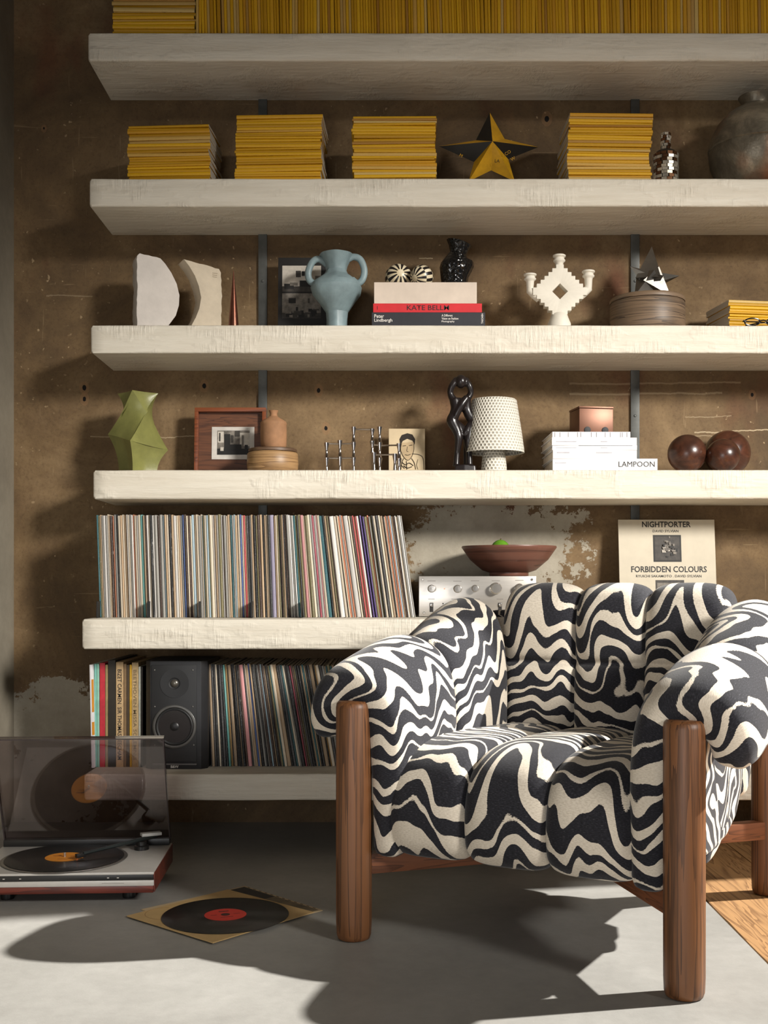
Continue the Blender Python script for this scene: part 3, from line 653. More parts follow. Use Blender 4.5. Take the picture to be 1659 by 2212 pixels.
# modular candle holder
it = It('candle_holder', 'chrome modular candle holder of slim linked columns', 'candle holder', 4, 784, 3.68)
MCHR = M('chrome', (200, 192, 188), .12, 1.0, .08, 30)
cols_ = [(705.6, 956, 1030, 0), (734, 950, 1030, .012), (764, 922, 1030, 0), (804, 925, 978, .012), (820, 920, 1030, .02), (808, 978, 1030, -.012), (853, 981, 1030, -.012), (862, 957, 1030, .01)]
for (x, a, c, yy) in cols_:
    za, zc = it.z(a), it.z(c); m = (za + zc) / 2; prof = [(.0052, zc)]
    nb = max(1, round((za - zc) / .048))
    for i in range(nb):
        q0 = zc + (za - zc) * i / nb; q1 = zc + (za - zc) * (i + 1) / nb
        prof += [(.0052, q0 + .001), (.0036, q0 + (q1 - q0) * .35), (.0034, q0 + (q1 - q0) * .55), (.0062, q1 - .006), (.0066, q1 - .0005)]
    prof += [(.0048, za), (.0046, za - .008)]
    prof = [(r_ * 1.25, z_) for r_, z_ in prof]
    MB().lathe(prof, 18, (it.x(x), yy, 0)).build('candle_column', MCHR, it.t, sharp=50)
def cbar(x0, y0, x1, y1, py): MB().tube([(it.x(x0), y0, it.z(py)), (it.x(x1), y1, it.z(py))], .0042, 8, 0, .7).build('link_bar', MCHR, it.t)
for a in ((705.6, 0, 734, .012, 958), (734, .012, 764, 0, 958), (705.6, 0, 734, .012, 989), (734, .012, 764, 0, 989), (764, 0, 804, .012, 927), (804, .012, 820, .02, 960), (820, .02, 862, .01, 961), (808, -.012, 853, -.012, 983), (853, -.012, 862, .01, 990)): cbar(*a)
it = It('portrait_card', 'cream card with ink portrait drawing leaning on the wall', 'drawing', 4, 879, 3.80)
it.t.rotation_euler = (-.06, 0, 0); w = it.x(918); hc = it.z(925)
MB().box(-w, w, 0, .003, 0, hc).build('card', M('cream_card', (206, 186, 152), .8, 0, .05), it.t, sharp=0)
MIK = M('drawing_ink', (40, 32, 24), .8); MSK = M('drawing_wash', (172, 148, 112), .8)
def stroke(pts, r, nm='ink_line', m=None):
    MB().tube(catmull([(it.x(a), -.0006, it.z(b_)) for a, b_ in pts], 5), r * 1.35, 6, 0, .6).build(nm, m or MIK, it.t, sharp=0)
MB().prism([it.p(*p) for p in ((868, 956), (893, 954), (895, 970), (888, 988), (880, 994), (872, 988), (866, 972))], -.0006, 0).build('face_wash', M('face_wash', (190, 166, 130), .8), it.t, sharp=0)
MB().prism([it.p(*p) for p in ((865, 962), (863, 948), (868, 939), (880, 935), (891, 938), (897, 948), (896, 960), (891, 951), (880, 947), (870, 952))], -.0010, 0).build('hair', MIK, it.t, sharp=0)
for pts, r in (([(866, 958), (866, 974), (873, 988), (881, 994), (889, 987), (894, 972), (894, 958)], .0011), ([(870, 963), (877, 962)], .0013), ([(884, 962), (891, 961)], .0013), ([(880, 964), (879, 974), (882, 975)], .0009), ([(875, 982), (881, 983), (887, 981)], .0012), ([(872, 990), (868, 1000), (866, 1014)], .0014), ([(889, 990), (895, 1000), (898, 1014)], .0014),
               ([(890, 980), (905, 982), (914, 990), (916, 1014)], .0012), ([(868, 998), (876, 1004), (884, 1000), (893, 1006)], .0016), ([(872, 1006), (880, 1011), (890, 1008)], .0018), ([(862, 985), (858, 1000), (858, 1014)], .0012), ([(903, 992), (900, 1004), (903, 1014)], .0009), ([(878, 996), (879, 1014)], .0014), ([(866, 1004), (874, 1012)], .0014)): stroke(pts, r)
# entwined figures
it = It('figure_sculpture', 'tall black carving of two slender entwined figures', 'sculpture', 4, 999, 3.68)
Q = lambda x, y: (680 + x * .3014, 800 + y * .3014)
b = MB(); MEB = M('ebony', (30, 24, 24), .3, 0, .25, 20, .06)
def limb(pts, r, yy=0):
    P_ = [(*Q(a, c), dy) for a, c, dy in pts]; c3 = catmull([(it.x(a), dy + yy, it.z(c)) for a, c, dy in P_], 6); m = len(c3); rr_ = []
    for i in range(m):
        t = i / (m - 1) * (len(r) - 1); k = min(int(t), len(r) - 2); rr_.append((r[k] * (1 - t + k) + r[k + 1] * (t - k)) * 1.42 * .3014 / it.s)
    b.tube(c3, rr_, 12)
limb([(1020, 65, 0), (985, 110, -.004), (972, 165, 0), (1000, 215, 0), (1040, 225, 0)], [18, 17, 16, 20, 22])
limb([(1075, 65, 0), (1105, 110, -.004), (1118, 160, 0), (1090, 205, 0), (1050, 225, 0)], [18, 17, 15, 18, 20])
limb([(1000, 205, 0), (1015, 270, 0), (1000, 320, 0), (985, 365, 0), (1015, 430, -.004), (1030, 490, -.006), (1020, 590, 0), (1012, 690, 0)], [26, 30, 27, 30, 25, 21, 15, 18])
limb([(1085, 205, 0), (1090, 280, .004), (1118, 340, .004), (1135, 368, .004), (1112, 430, 0), (1100, 500, -.004), (1105, 590, 0), (1108, 690, 0)], [24, 24, 25, 29, 25, 21, 16, 18])
limb([(1090, 195, -.006), (1050, 250, -.012), (1015, 315, -.010), (1000, 350, -.006)], [17, 19, 18, 16])
limb([(1010, 380, .006), (1050, 415, .002), (1085, 455, .0), (1085, 540, .008), (1088, 690, .01)], [24, 22, 20, 14, 16])
limb([(1120, 380, .0), (1085, 440, -.006), (1070, 470, -.004)], [20, 18, 12])
b.sphere((it.x(Q(1047, 0)[0]), 0, it.z(Q(0, 82)[1])), 50 * .3014 / it.s, 18, 12, 0, (.88, 1, 1))
c3 = [(it.x(Q(x, 0)[0]), y) for x, y in ((1000, -.02), (1065, -.026), (1150, -.022), (1160, .0), (1140, .024), (1060, .028), (1005, .02))]
zb_, zt_ = 0.0, it.z(Q(0, 678)[1])
n = len(c3); b.add([(x, y, zb_) for x, y in c3] + [(x * .96, y * .9, zt_ + random.uniform(-.003, .003)) for x, y in c3], [list(range(n))[::-1], list(range(n, 2 * n))] + [(i, (i + 1) % n, n + (i + 1) % n, n + i) for i in range(n)])
o = b.build('carving', MEB, it.t, sharp=0); md = o.modifiers.new('remesh', 'REMESH'); md.mode = 'VOXEL'; md.voxel_size = .0022; md.use_smooth_shade = True
md = o.modifiers.new('smooth', 'SMOOTH'); md.iterations = 3; md.factor = .5
# white lamp
it = It('table_lamp', 'white perforated ceramic table lamp with cone shade', 'lamp', 4, 1067, 3.71)
tl = NT('perforated_white_ceramic').set(.6); u = tl.node('ShaderNodeUVMap')
sp_ = tl.node('ShaderNodeSeparateXYZ'); tl.link(u.outputs[0], sp_.inputs[0]); row = tl.math('FLOOR', tl.math('MULTIPLY', sp_.outputs[1], 1.0))
uu = tl.math('SUBTRACT', tl.math('FRACT', tl.math('ADD', sp_.outputs[0], tl.math('MULTIPLY', tl.math('MODULO', row, 2.0), .5))), .5); vv = tl.math('SUBTRACT', tl.math('FRACT', sp_.outputs[1]), .5)
dd = tl.math('SQRT', tl.math('ADD', tl.math('MULTIPLY', uu, uu), tl.math('MULTIPLY', vv, vv)))
tl.base(tl.ramp(dd, [(.20, lin((172, 164, 148))), (.32, lin((226, 221, 208)))])); tl.bump(tl.ramp(dd, [(.15, K0), (.5, W1)]), .9, .003)
def holed(name, prof, par, seg=48, nu=44, pitch=.0095):
    b = MB(); vs = []; fs = []; uv = []; k = len(prof); acc = 0
    for j, (r, z) in enumerate(prof):
        if j: acc += math.hypot(prof[j][0] - prof[j - 1][0], prof[j][1] - prof[j - 1][1])
        for i in range(seg + 1):
            a = 2 * PI * i / seg; vs.append((r * math.cos(a), r * math.sin(a), z)); uv.append((i / seg * nu, acc / pitch))
    for j in range(k - 1):
        for i in range(seg): a = j * (seg + 1) + i; fs.append((a, a + 1, a + seg + 2, a + seg + 1))
    b.add(vs, fs, 0, uv); return b.build(name, tl.m, par, sharp=50, uv=True)
s_ = it.s
holed('lamp_base', [(28 / s_, 0), (27.5 / s_, .02), (25 / s_, it.z(985)), (22 / s_, it.z(968)), (20 / s_, it.z(955)), (6 / s_, it.z(952))], it.t, nu=20)
holed('lamp_shade', [(61 / s_, it.z(979) + .002), (65.5 / s_, it.z(979)), (65 / s_, it.z(972)), (60 / s_, it.z(935)), (49 / s_, it.z(866)), (46 / s_, it.z(863.5)), (5 / s_, it.z(863))], it.t, nu=46)
MB().lathe([(.008, it.z(960)), (.012, it.z(955)), (.012, it.z(935)), (.006, it.z(925))], 14).build('bulb', M('bulb_glass', (230, 226, 216), .3), it.t)
# pile of white publications
MWB2 = M('white_cover', (226, 224, 224), .55, 0, .03); zcur = SHELF[4]; dP = 3.60
spec = [('white magazine with black LAMPOON title, lowest in the pale pile', 1194, 1420, 993, 1018.4), ('white book directly above the lowest titled magazine in the pale pile', 1194, 1376, 974, 993), ('thin white book in the middle of the pale pile', 1193, 1376, 964, 974), ('white book second from the top of the pale pile', 1192, 1376, 947, 964), ('topmost white book with ruled spine marks under the copper box', 1193, 1362, 934.5, 947)]
MGI = M('grey_ink', (190, 188, 194), .6)
for i, (lab, x0, x1, ya, yb) in enumerate(spec):
    it, w, hh = book(4, 'white_book', lab, 'book', x0, x1, ya, yb, dP + (.001 * i), zcur, MWB2, .235 if i else .25, bev=.0008); it.t.rotation_euler = (0, 0, (-.01, .015, -.01, .02, .01)[i]); it.t['group'] = 'white publications under the copper box'
    if i == 0:
        text('LAMPOON', MINK, it.t, (it.x(1336), -.0006, hh * .30), hh * .46, 78 / it.s, bold=.0); MB().box(-w + .008, -w + .042, -.0008, 0, hh * .62, hh * .70).build('spine_line', MGI, it.t, sharp=0)
    elif i == 1:
        for a, c in ((1203, 1230), (1288, 1322)): MB().box(it.x(a), it.x(c), -.0008, 0, hh * .62, hh * .76).build('spine_line', MGI, it.t, sharp=0)
    elif i < 4:
        for a, c in ((1201, 1245), (1298, 1312)): MB().box(it.x(a), it.x(c), -.0008, 0, hh * .42, hh * .54).build('spine_line', MGI, it.t, sharp=0)
        if i == 2: MB().box(it.x(1250), it.x(1366), -.0008, 0, hh * .93, hh * .99).build('spine_line', MINK, it.t, sharp=0)
    else:
        for a in (1198, 1209, 1227, 1247, 1254, 1277, 1288, 1307, 1318, 1340, 1344, 1354): MB().box(it.x(a), it.x(a) + .0016, -.0008, 0, hh * .08, hh * .9).build('spine_line', M('ruled_ink', (150, 146, 152), .6), it.t, sharp=0)
    zcur += hh
it = It('copper_box', 'small brown copper box on the pile of white books', 'box', 4, 1288, 3.66, zcur, rz=.16)
MCB = M('brown_copper', (108, 72, 54), .4, .5, .1, 10); hb = it.z(878); w = 38 / it.s
MB().box(-w, w, -.0, .10, 0, hb - .007).build('box_body', MCB, it.t, bevel=.0012)
MB().box(-w - .0012, w + .0012, -.0015, .1015, hb - .006, hb).build('lid', MCB, it.t, bevel=.001)
for sx in (-.5, .5): MB().lathe([(.0105, 0), (.0105, -.0022), (.009, -.0026)], 20, (sx * w * 1.05, -.0001, .0125), 0, 'y').build('foot_stud', M('black_rubber', (20, 20, 22), .6), it.t)
tw = NT('dark_bowling_wood').set(.28); v = tw.coord('Object', (1, 1, .25)); n = tw.noise(v, 22, 6, .7, 1.0); n2 = tw.noise(v, 9, 3)
cc = tw.ramp(n, [(.3, lin((40, 24, 18))), (.55, lin((82, 48, 34))), (.75, lin((112, 66, 38)))]); tw.base(tw.mix(tw.ramp(n2, [(.5, K0), (.7, W1)]), cc, lin((52, 32, 24)))); tw.bump(n, .1, .002)
for (x, y, r, d, lab) in ((1484, 980, 41.5, 3.68, 'dark wooden ball on the left of the three on the shelf'), (1571, 984, 49, 3.785, 'largest dark wooden ball standing behind the other two'), (1562, 984, 36, 3.655, 'smallest reddish wooden ball in front of the largest')):
    rr_ = r * d / F; o = MB().sphere((0, 0, 0), rr_, 40, 24).build('wooden_ball', tw.m, sharp=60); o.location = (PX(x, d), d, SHELF[4] + rr_); o.rotation_euler = (x, r, y); tag(o, lab, 'ball', 'dark wooden balls')

# ------------------------------------------------------------------ records
def rec_mat():
    t = NT('record_sleeve_print').set(.5, 0, .35); oi = t.node('ShaderNodeObjectInfo'); r = oi.outputs['Random']; v = t.coord('Object', (1, 1, 1))
    off = t.node('ShaderNodeVectorMath', operation='ADD'); t.link(v, off.inputs[0]); cb = t.node('ShaderNodeCombineXYZ'); t.link(t.math('MULTIPLY', r, 63.0), cb.inputs[2]); t.link(t.math('MULTIPLY', r, 17.0), cb.inputs[0]); t.link(cb.outputs[0], off.inputs[1])
    big = t.noise(off.outputs[0], 6, 2); pr_ = t.noise(off.outputs[0], 130, 2, .6); wear = t.noise(off.outputs[0], 28, 4, .7)
    hsv = t.node('ShaderNodeHueSaturation'); t.link(oi.outputs['Color'], hsv.inputs['Color']); t.link(t.math('ADD', t.math('MULTIPLY', big, 1.0), .45), hsv.inputs['Value'])
    c = hsv.outputs[0]; hsv.inputs['Saturation'].default_value = .85; g2 = t.math('MULTIPLY', t.ramp(big, [(.5, K0), (.55, W1)]), t.ramp(pr_, [(.57, K0), (.62, W1)]))
    inv = t.node('ShaderNodeInvert'); t.link(c, inv.inputs['Color'])
    c = t.mix(t.math('MULTIPLY', g2, .55), c, inv.outputs[0]); c = t.mix(t.math('MULTIPLY', t.ramp(wear, [(.64, K0), (.7, W1)]), .35), c, lin((205, 188, 162)))
    t.base(c); return t.m
MREC = rec_mat(); MEDGE = M('sleeve_card_edge', (206, 190, 166), .8, 0, .15, 80)
def rec_mesh():
    prof = [(.15, 0), (.85, 0), (1, .0012), (1, .312), (0, .312), (0, .0012)]; n = len(prof); Hh = .315
    vs = [(x, y, z) for z in (0, Hh) for (x, y) in prof]; b = MB()
    b.add(vs, [list(range(n))[::-1], [n + i for i in range(n)]] + [(i, (i + 1) % n, n + (i + 1) % n, n + i) for i in range(n)]); b.mi = [1, 1, 0, 0, 0, 1, 0, 0]
    return b.mesh('record', [MREC, MEDGE], sharp=50)
RECM = rec_mesh()
PAL = {'cream': (214, 196, 168), 'white': (226, 220, 212), 'tan': (176, 144, 104), 'black': (28, 26, 26), 'dark brown': (70, 48, 34), 'grey': (150, 146, 138), 'olive': (118, 108, 66), 'teal': (34, 96, 104), 'pale blue': (152, 178, 190), 'blue': (48, 84, 150), 'red': (196, 34, 40), 'orange': (196, 104, 44), 'charcoal': (62, 60, 60), 'lilac': (170, 160, 190), 'purple': (92, 62, 140), 'pink': (206, 128, 128), 'turquoise': (96, 182, 176), 'crimson': (150, 34, 60), 'ochre': (190, 140, 50), 'green': (66, 96, 62)}
def rec_row(k, xs, xe, d, angf, weights, marks, where, group, seed, thick=(.0034, .009)):
    r = random.Random(seed); x = xs; names = [w_ for w_, n_ in weights for _ in range(n_)]; s_ = F / d; last = None; cnt = 0
    while x < xe:
        w = r.uniform(*thick) if r.random() < .85 else thick[0]
        nm = None
        for (mx, mn, mw) in marks:
            if abs(x - mx) < 4.5 and last != mn: nm = mn; w = mw
        if nm is None:
            nm = r.choice(names)
            while nm == last: nm = r.choice(names)
        last = nm; a = angf(x); o = make_obj('record_sleeve', RECM); cl_ = PAL[nm]; jit = r.uniform(.85, 1.12)
        c = lin(tuple(min(255, q * jit) for q in cl_)); o.color = c
        o.location = (PX(x, d), d + r.uniform(0, .006), SHELF[k] + .0002); o.rotation_euler = (0, -a, 0); o.scale = (w * .88 * math.cos(a), 1, r.uniform(.99, 1.006))
        size = 'thin ' if w < .0053 else 'thick ' if w > .0078 else ''
        part = ('upright left part' if x < 600 else 'leaning right part') if k == 5 else ('half beside the loudspeaker' if x < 590 else 'half beside the armchair')
        tag(o, '%s%s record spine in the %s of the %s' % (size, nm, part, where), 'record', group); x += w * s_; cnt += 1
    return cnt
angU = lambda x: math.radians(2.0) if x < 600 else math.radians(2.0 + 6.0 * min(1, (x - 600) / 170.0))
n1 = rec_row(5, 215, 896, 3.555, angU, [('cream', 16), ('white', 6), ('tan', 14), ('black', 9), ('dark brown', 7), ('grey', 9), ('olive', 6), ('teal', 1), ('pale blue', 2), ('orange', 1), ('charcoal', 6), ('ochre', 1)],
             [(217, 'teal', .005), (224, 'tan', .005), (232, 'white', .008), (250, 'orange', .005), (314, 'turquoise', .008), (334, 'black', .006), (383, 'white', .009), (402, 'blue', .006), (452, 'pale blue', .007), (505, 'teal', .006), (526, 'blue', .005), (534, 'red', .006), (556, 'black', .009), (592, 'lilac', .012), (668, 'pink', .009), (692, 'crimson', .006), (702, 'pink', .004), (714, 'teal', .012), (740, 'white', .014), (762, 'orange', .005), (775, 'white', .014), (795, 'red', .004), (802, 'white', .007), (810, 'purple', .005), (822, 'orange', .005), (838, 'charcoal', .008), (864, 'orange', .004), (880, 'dark brown', .007), (893, 'white', .005)], 'upper record row', 'records in the upper row', 11)
angL = lambda x: math.radians(2.2 + 7.5 * min(1, max(0, (x - 455) / 190.0)))
n2 = rec_row(6, 456, 790, 3.555, angL, [('tan', 8), ('cream', 4), ('black', 10), ('dark brown', 8), ('grey', 4), ('olive', 6), ('teal', 3), ('charcoal', 7), ('ochre', 2), ('pale blue', 2), ('blue', 1), ('orange', 1)],
             [(461, 'tan', .009), (475, 'cream', .006), (494, 'turquoise', .006), (510, 'tan', .010), (540, 'pink', .012), (560, 'blue', .006), (568, 'black', .008), (622, 'tan', .012), (636, 'black', .010), (655, 'black', .012), (664, 'crimson', .005), (676, 'charcoal', .008), (690, 'teal', .006), (705, 'tan', .012), (722, 'cream', .01)], 'lower record row', 'records in the lower row', 23)
print('records', n1, n2)
# small dark steel dividers among the upper records
for i, x in enumerate((212, 320.5, 431, 544, 651)):
    o = make_obj('record_divider', MB().box(0, .0016, -.02, .02, 0, .05).box(0, .0016, -.02, .20, 0, .0015).mesh('record_divider', M('dark_divider', (34, 38, 42), .4, .5), sharp=0)); o.location = (PX(x, 3.53), 3.53, SHELF[5])
    tag(o, 'small dark steel divider foot in front of the upper record row', 'bookend', 'record dividers on the upper row')
# box sets at the left of the lowest shelf
def boxset(x0, x1, ytop, rgb, lab, d=3.545, txt=None, tc=None, a=0.0, nm='box_set'):
    it = It(nm, lab, 'box set', 6, x0, d, rz=0); it.t.rotation_euler = (0, -a, 0); w = (x1 - x0) / it.s; hh = it.z(ytop); m = M('boxset_%d_%d' % (x0, rgb[0]), rgb, .55, 0, .14, 40)
    MB().box(0, w * .97, 0, .30, 0, hh).build('case', m, it.t, bevel=.0008, bseg=1)
    if txt: text(txt, tc, it.t, (w * .22, -.0006, hh * .93), w * .52, hh * .86, (PI / 2, PI / 2, 0), bold=.01)
    return it
MTI = M('dim_gold_ink', (150, 132, 100), .6); MWI = M('pale_ink', (220, 170, 165), .6)
it = It('record_sleeve', 'white sleeve with orange patches at the left end of the lowest shelf', 'record', 6, 204, 3.53); it.t.rotation_euler = (0, -.02, 0)
MB().box(-.009, -.0, 0, .31, 0, .315).build('sleeve', M('glossy_white_sleeve', (222, 220, 222), .35, 0, .04), it.t, bevel=.0008); MB().box(-.0045, 0.0004, -.0006, .01, .10, .14).build('orange_patch', M('orange_print', (214, 140, 30), .5), it.t, sharp=0); MB().box(-.0035, 0.0004, -.0006, .01, .17, .27).build('orange_patch', M('orange_print', (214, 140, 30), .5), it.t, sharp=0)
boxset(204.5, 210, 1434, (120, 182, 168), 'thin pale turquoise box set second from the white sleeve', a=.004)
boxset(210.3, 215, 1434, (142, 196, 176), 'pale mint box set beside the red one on the lowest shelf', a=.004)
boxset(215.3, 227, 1432, (186, 44, 58), 'red box set on the lowest shelf')
boxset(227.3, 233, 1436, (150, 132, 88), 'narrow olive beige box set right of the red one')
boxset(233.3, 250, 1426, (42, 36, 26), 'wide black-brown worn box set left of the lettered tan one')
boxset(250.4, 267, 1430, (190, 160, 118), 'tan box set lettered for an opera on its spine', txt='BIZET CARMEN  SIR THOMAS BEECHAM', tc=MINK)
boxset(267.3, 273, 1434, (128, 102, 70), 'narrow brown box set right of the lettered tan one')
boxset(273.3, 279.5, 1436, (70, 56, 38), 'dark brown narrow box set beside the yellow-topped one')
boxset(279.8, 284.5, 1436, (196, 152, 36), 'narrow yellow box set near the loudspeaker')
boxset(284.8, 299, 1431, (176, 150, 108), 'tan box set with faded lettering closest to the loudspeaker', txt='BEETHOVEN MISSA SOLEMNIS', tc=M('faded_ink', (120, 100, 70), .6))
boxset(299.3, 304, 1440, (196, 198, 186), 'thin whitish box set right beside the loudspeaker')
boxset(304.3, 309, 1440, (48, 40, 30), 'thin black box set touching the loudspeaker side')

# ------------------------------------------------------------------ amplifier, bowl, fruit, album
it = It('amplifier', 'silver stereo amplifier with round knobs', 'amplifier', 5, 1031.5, 3.597)
MALU = M('brushed_aluminium', (196, 190, 182), .3, .75, .05, 60, .03, 200, stretch=(.05, 1, 1)); w = 126.5 / it.s; ha = .127
MB().box(-w + .004, w - .004, .006, .265, .006, ha - .004).build('case', M('amp_case', (72, 62, 54), .5), it.t, bevel=.0015)
MB().box(-w, w, 0, .006, .002, ha).build('faceplate', MALU, it.t, bevel=.0008)
for sx in (-1, 1):
    for yy in (.03, .22): MB().lathe([(.012, 0), (.012, .006)], 14, (sx * (w - .04), yy, 0)).build('rubber_foot', M('black_rubber', (20, 20, 22), .6), it.t)
MKN = M('turned_aluminium', (206, 200, 192), .2, .85, .05, 50)
for (x, y, r) in ((932, 1271.5, 8), (988, 1272, 8.2), (1026, 1271, 7.2), (1071, 1271, 12), (1122, 1270, 9), ):
    rr_ = r / it.s; MB().lathe([(rr_ * 1.06, 0), (rr_ * 1.06, -.004), (rr_, -.005), (rr_ * .97, -.022), (rr_ * .86, -.024), (.0005, -.0238)], 28, (it.x(x), 0, it.z(y)), 0, 'y').build('knob', MKN, it.t, sharp=40)
    for dx, dz in ((0, 17),): MB().box(it.x(x - 9), it.x(x + 9), -.0004, .001, it.z(y - dz + 1), it.z(y - dz)).build('panel_mark', M('panel_print', (120, 114, 108), .6), it.t, sharp=0)
for x in (932, 982, 1030, 1080):
    o = MB().box(it.x(x - 4), it.x(x + 4), -.0006, .001, it.z(1322), it.z(1302)).build('switch_slot', MINK, it.t, sharp=0)
    MB().box(it.x(x - 2.6), it.x(x + 2.6), -.006, 0, it.z(1310), it.z(1303)).build('switch_lever', MKN, it.t, bevel=.0006)
    MB().box(it.x(x - 7), it.x(x + 7), -.0004, .001, it.z(1294.6), it.z(1293.6)).build('panel_mark', M('panel_print', (120, 114, 108), .6), it.t, sharp=0)
MB().lathe([(.0022, 0), (.0022, -.002)], 12, (it.x(957), 0, it.z(1304)), 0, 'y').build('socket', MINK, it.t)
te = NT('red_led').set(.3); te.base(lin((240, 90, 60))); te.b.inputs['Emission Color'].default_value = (1, .25, .12, 1); te.b.inputs['Emission Strength'].default_value = 1.2
MB().lathe([(.0018, 0), (.0018, -.0015), (.0006, -.002)], 10, (it.x(960), 0, it.z(1272)), 0, 'y').build('pilot_light', te.m, it.t)
for (x, y) in ((913, 1252), (1149, 1252), (916, 1324), (1148, 1324)): MB().lathe([(.004, 0), (.004, -.001), (.003, -.0018)], 12, (it.x(x), 0, it.z(y)), 0, 'y').build('screw', MKN, it.t)
zt = it.z0 + ha
it = It('wooden_bowl', 'wide shallow red-brown bowl standing on the amplifier', 'bowl', 5, 1099.5, 3.716, zt)
MBW = wood('red_brown_bowl', (106, 68, 55), (78, 47, 38), 'rings', 6, .4, .12, 8); s_ = it.s; hb = it.z(1180)
MB().lathe([(40 / s_, 0), (42 / s_, .003), (42 / s_, .012), (58 / s_, .020), (84 / s_, hb * .55), (99 / s_, hb * .88), (102.5 / s_, hb - .004), (101.5 / s_, hb), (98 / s_, hb - .001), (80 / s_, hb * .55), (50 / s_, .026), (.002, .022)], 56).build('bowl_body', MBW, it.t, sharp=55)
it2 = It('green_fruit', 'green fruit just showing above the bowl rim', 'fruit', 5, 1081, 3.716, zt + .024)
MB().sphere((0, 0, .047), .048, 24, 14, 0, (.75, .75, .98)).build('fruit_flesh', M('green_peel', (96, 150, 36), .4, 0, .15, 20, .05), it2.t, sharp=60)
MB().tube([(0, 0, .093), (.002, 0, .098)], .0018, 8).build('stem', M('brown_stem', (80, 60, 30), .8), it2.t)
it = It('album_sleeve', 'cream album cover with black lettering leaning on the wall', 'record', 5, 1445, 3.775)
it.t.rotation_euler = (-.12, 0, 0); w = 105 / it.s; hA = .317; MAL = M('album_cream', (198, 188, 168), .6, 0, .04)
MB().box(-w, w, 0, .004, 0, hA).build('sleeve', MAL, it.t, bevel=.0005, bseg=1)
def at(s, x, y, hgt, wid, bold=.0): text(s, MINK, it.t, (it.x(x), -.0006, hA - (y - 1120) / it.s), hgt / it.s, wid / it.s, align='CENTER', bold=bold)
at('NIGHTPORTER', 1445, 1137, 13, 106, .02); at('DAVID SYLVIAN', 1443, 1148, 5.5, 56, .01); at('FORBIDDEN COLOURS', 1448, 1236, 13.5, 164, .018); at('RYUICHI SAKAMOTO . DAVID SYLVIAN', 1447, 1247, 5.5, 142, .01)
def pb(x0, x1, y0, y1, rects, nm='cover_photo'): picture(it.t, it.x(x0), it.x(x1), hA - (y1 - 1120) / it.s, hA - (y0 - 1120) / it.s, -.0003, rects, nm)
ra = random.Random(4); pa = [(0, 1, 0, 1, 0), (.06, .94, .06, .94, 1)] + [(a, a + ra.uniform(.05, .14), e, e + ra.uniform(.05, .14), ra.choice((0, 2, 2, 3))) for a, e in [(ra.gauss(.48, .15), ra.gauss(.5, .17)) for _ in range(30)]]
pb(1415, 1476, 1154, 1213, pa); pb(1418, 1480, 1253, 1312, [(0, 1, 0, 1, 1), (.05, .95, .05, .9, 2), (.3, .6, .2, .7, 0), (.6, .85, .1, .5, 1)])

# ------------------------------------------------------------------ loudspeaker
it = It('loudspeaker', 'black bookshelf loudspeaker between the records and box sets', 'speaker', 6, 379.5, 3.505)
MSPK = M('black_ash_vinyl', (32, 32, 34), .45, 0, .1, 40, .04); MBAF = M('black_baffle', (27, 27, 28), .5, 0, .08); s_ = it.s; hs = it.z(1428); w = 67 / s_
sg = [(-w, .02), (-w * .82, 0), (w * .82, 0), (w, .02), (w, .25), (-w, .25)]; n = 6
MB().add([(a, y, 0) for a, y in sg] + [(a, y, hs) for a, y in sg], [list(range(6))[::-1], list(range(6, 12))] + [(i, (i + 1) % 6, 6 + (i + 1) % 6, 6 + i) for i in range(6)]).build('cabinet', MSPK, it.t, bevel=.002)
MB().box(it.x(328), it.x(425), -.004, 0, it.z(1645), it.z(1436)).build('baffle', MBAF, it.t, bevel=.0012)
cxs = it.x(377.5)
MB().lathe([(31 / s_, -.0042), (31 / s_, -.0058), (29.5 / s_, -.0058), (12 / s_, -.0045)], 40, (cxs, 0, it.z(1476)), 0, 'y').build('tweeter_plate', MBAF, it.t)
MB().lathe([(12.5 / s_, -.004), (12.5 / s_, -.006), (9 / s_, -.004)], 28, (cxs, 0, it.z(1476)), 0, 'y').build('tweeter_ring', M('rubber_surround', (22, 22, 23), .55), it.t)
MB().sphere((cxs, -.003, it.z(1476)), 9 / s_, 22, 12, 0, (1, .6, 1)).build('tweeter_dome', M('metal_dome', (110, 106, 98), .3, .7), it.t, sharp=60)
zc = it.z(1569)
MB().lathe([(47 / s_, -.004), (47 / s_, -.008), (45 / s_, -.0095), (41.5 / s_, -.0085), (40.5 / s_, -.006)], 48, (cxs, 0, zc), 0, 'y').build('woofer_ring', M('grey_metal_ring', (84, 83, 80), .3, .4), it.t, sharp=40)
MB().lathe([(41 / s_, -.006), (39.5 / s_, -.0095), (37 / s_, -.010), (34.5 / s_, -.006)], 48, (cxs, 0, zc), 0, 'y').build('woofer_surround', M('rubber_surround', (22, 22, 23), .55), it.t, sharp=60)
MB().lathe([(35 / s_, -.0065), (26 / s_, .002), (16 / s_, .010), (11 / s_, .013)], 48, (cxs, -.0005, zc), 0, 'y').build('woofer_cone', M('dark_cone', (30, 29, 29), .16, .0), it.t, sharp=60)
MB().sphere((cxs, -.001, zc), 12.5 / s_, 22, 12, 0, (1, .55, 1)).build('dust_cap', M('dust_cap', (26, 26, 27), .4), it.t, sharp=60)
for (x, y) in ((334.5, 1447), (417, 1447), (335, 1526), (417, 1526), (419, 1609), (335, 1609)): MB().lathe([(.0025, -.0038), (.0025, -.0052), (.001, -.0056)], 10, (it.x(x), 0, it.z(y)), 0, 'y').build('screw', M('screw_steel', (120, 118, 112), .3, .8), it.t)
MB().box(it.x(330), it.x(425), -.0045, 0, it.z(1652), it.z(1649)).build('trim_line', M('grey_trim', (90, 88, 86), .4), it.t, sharp=0)
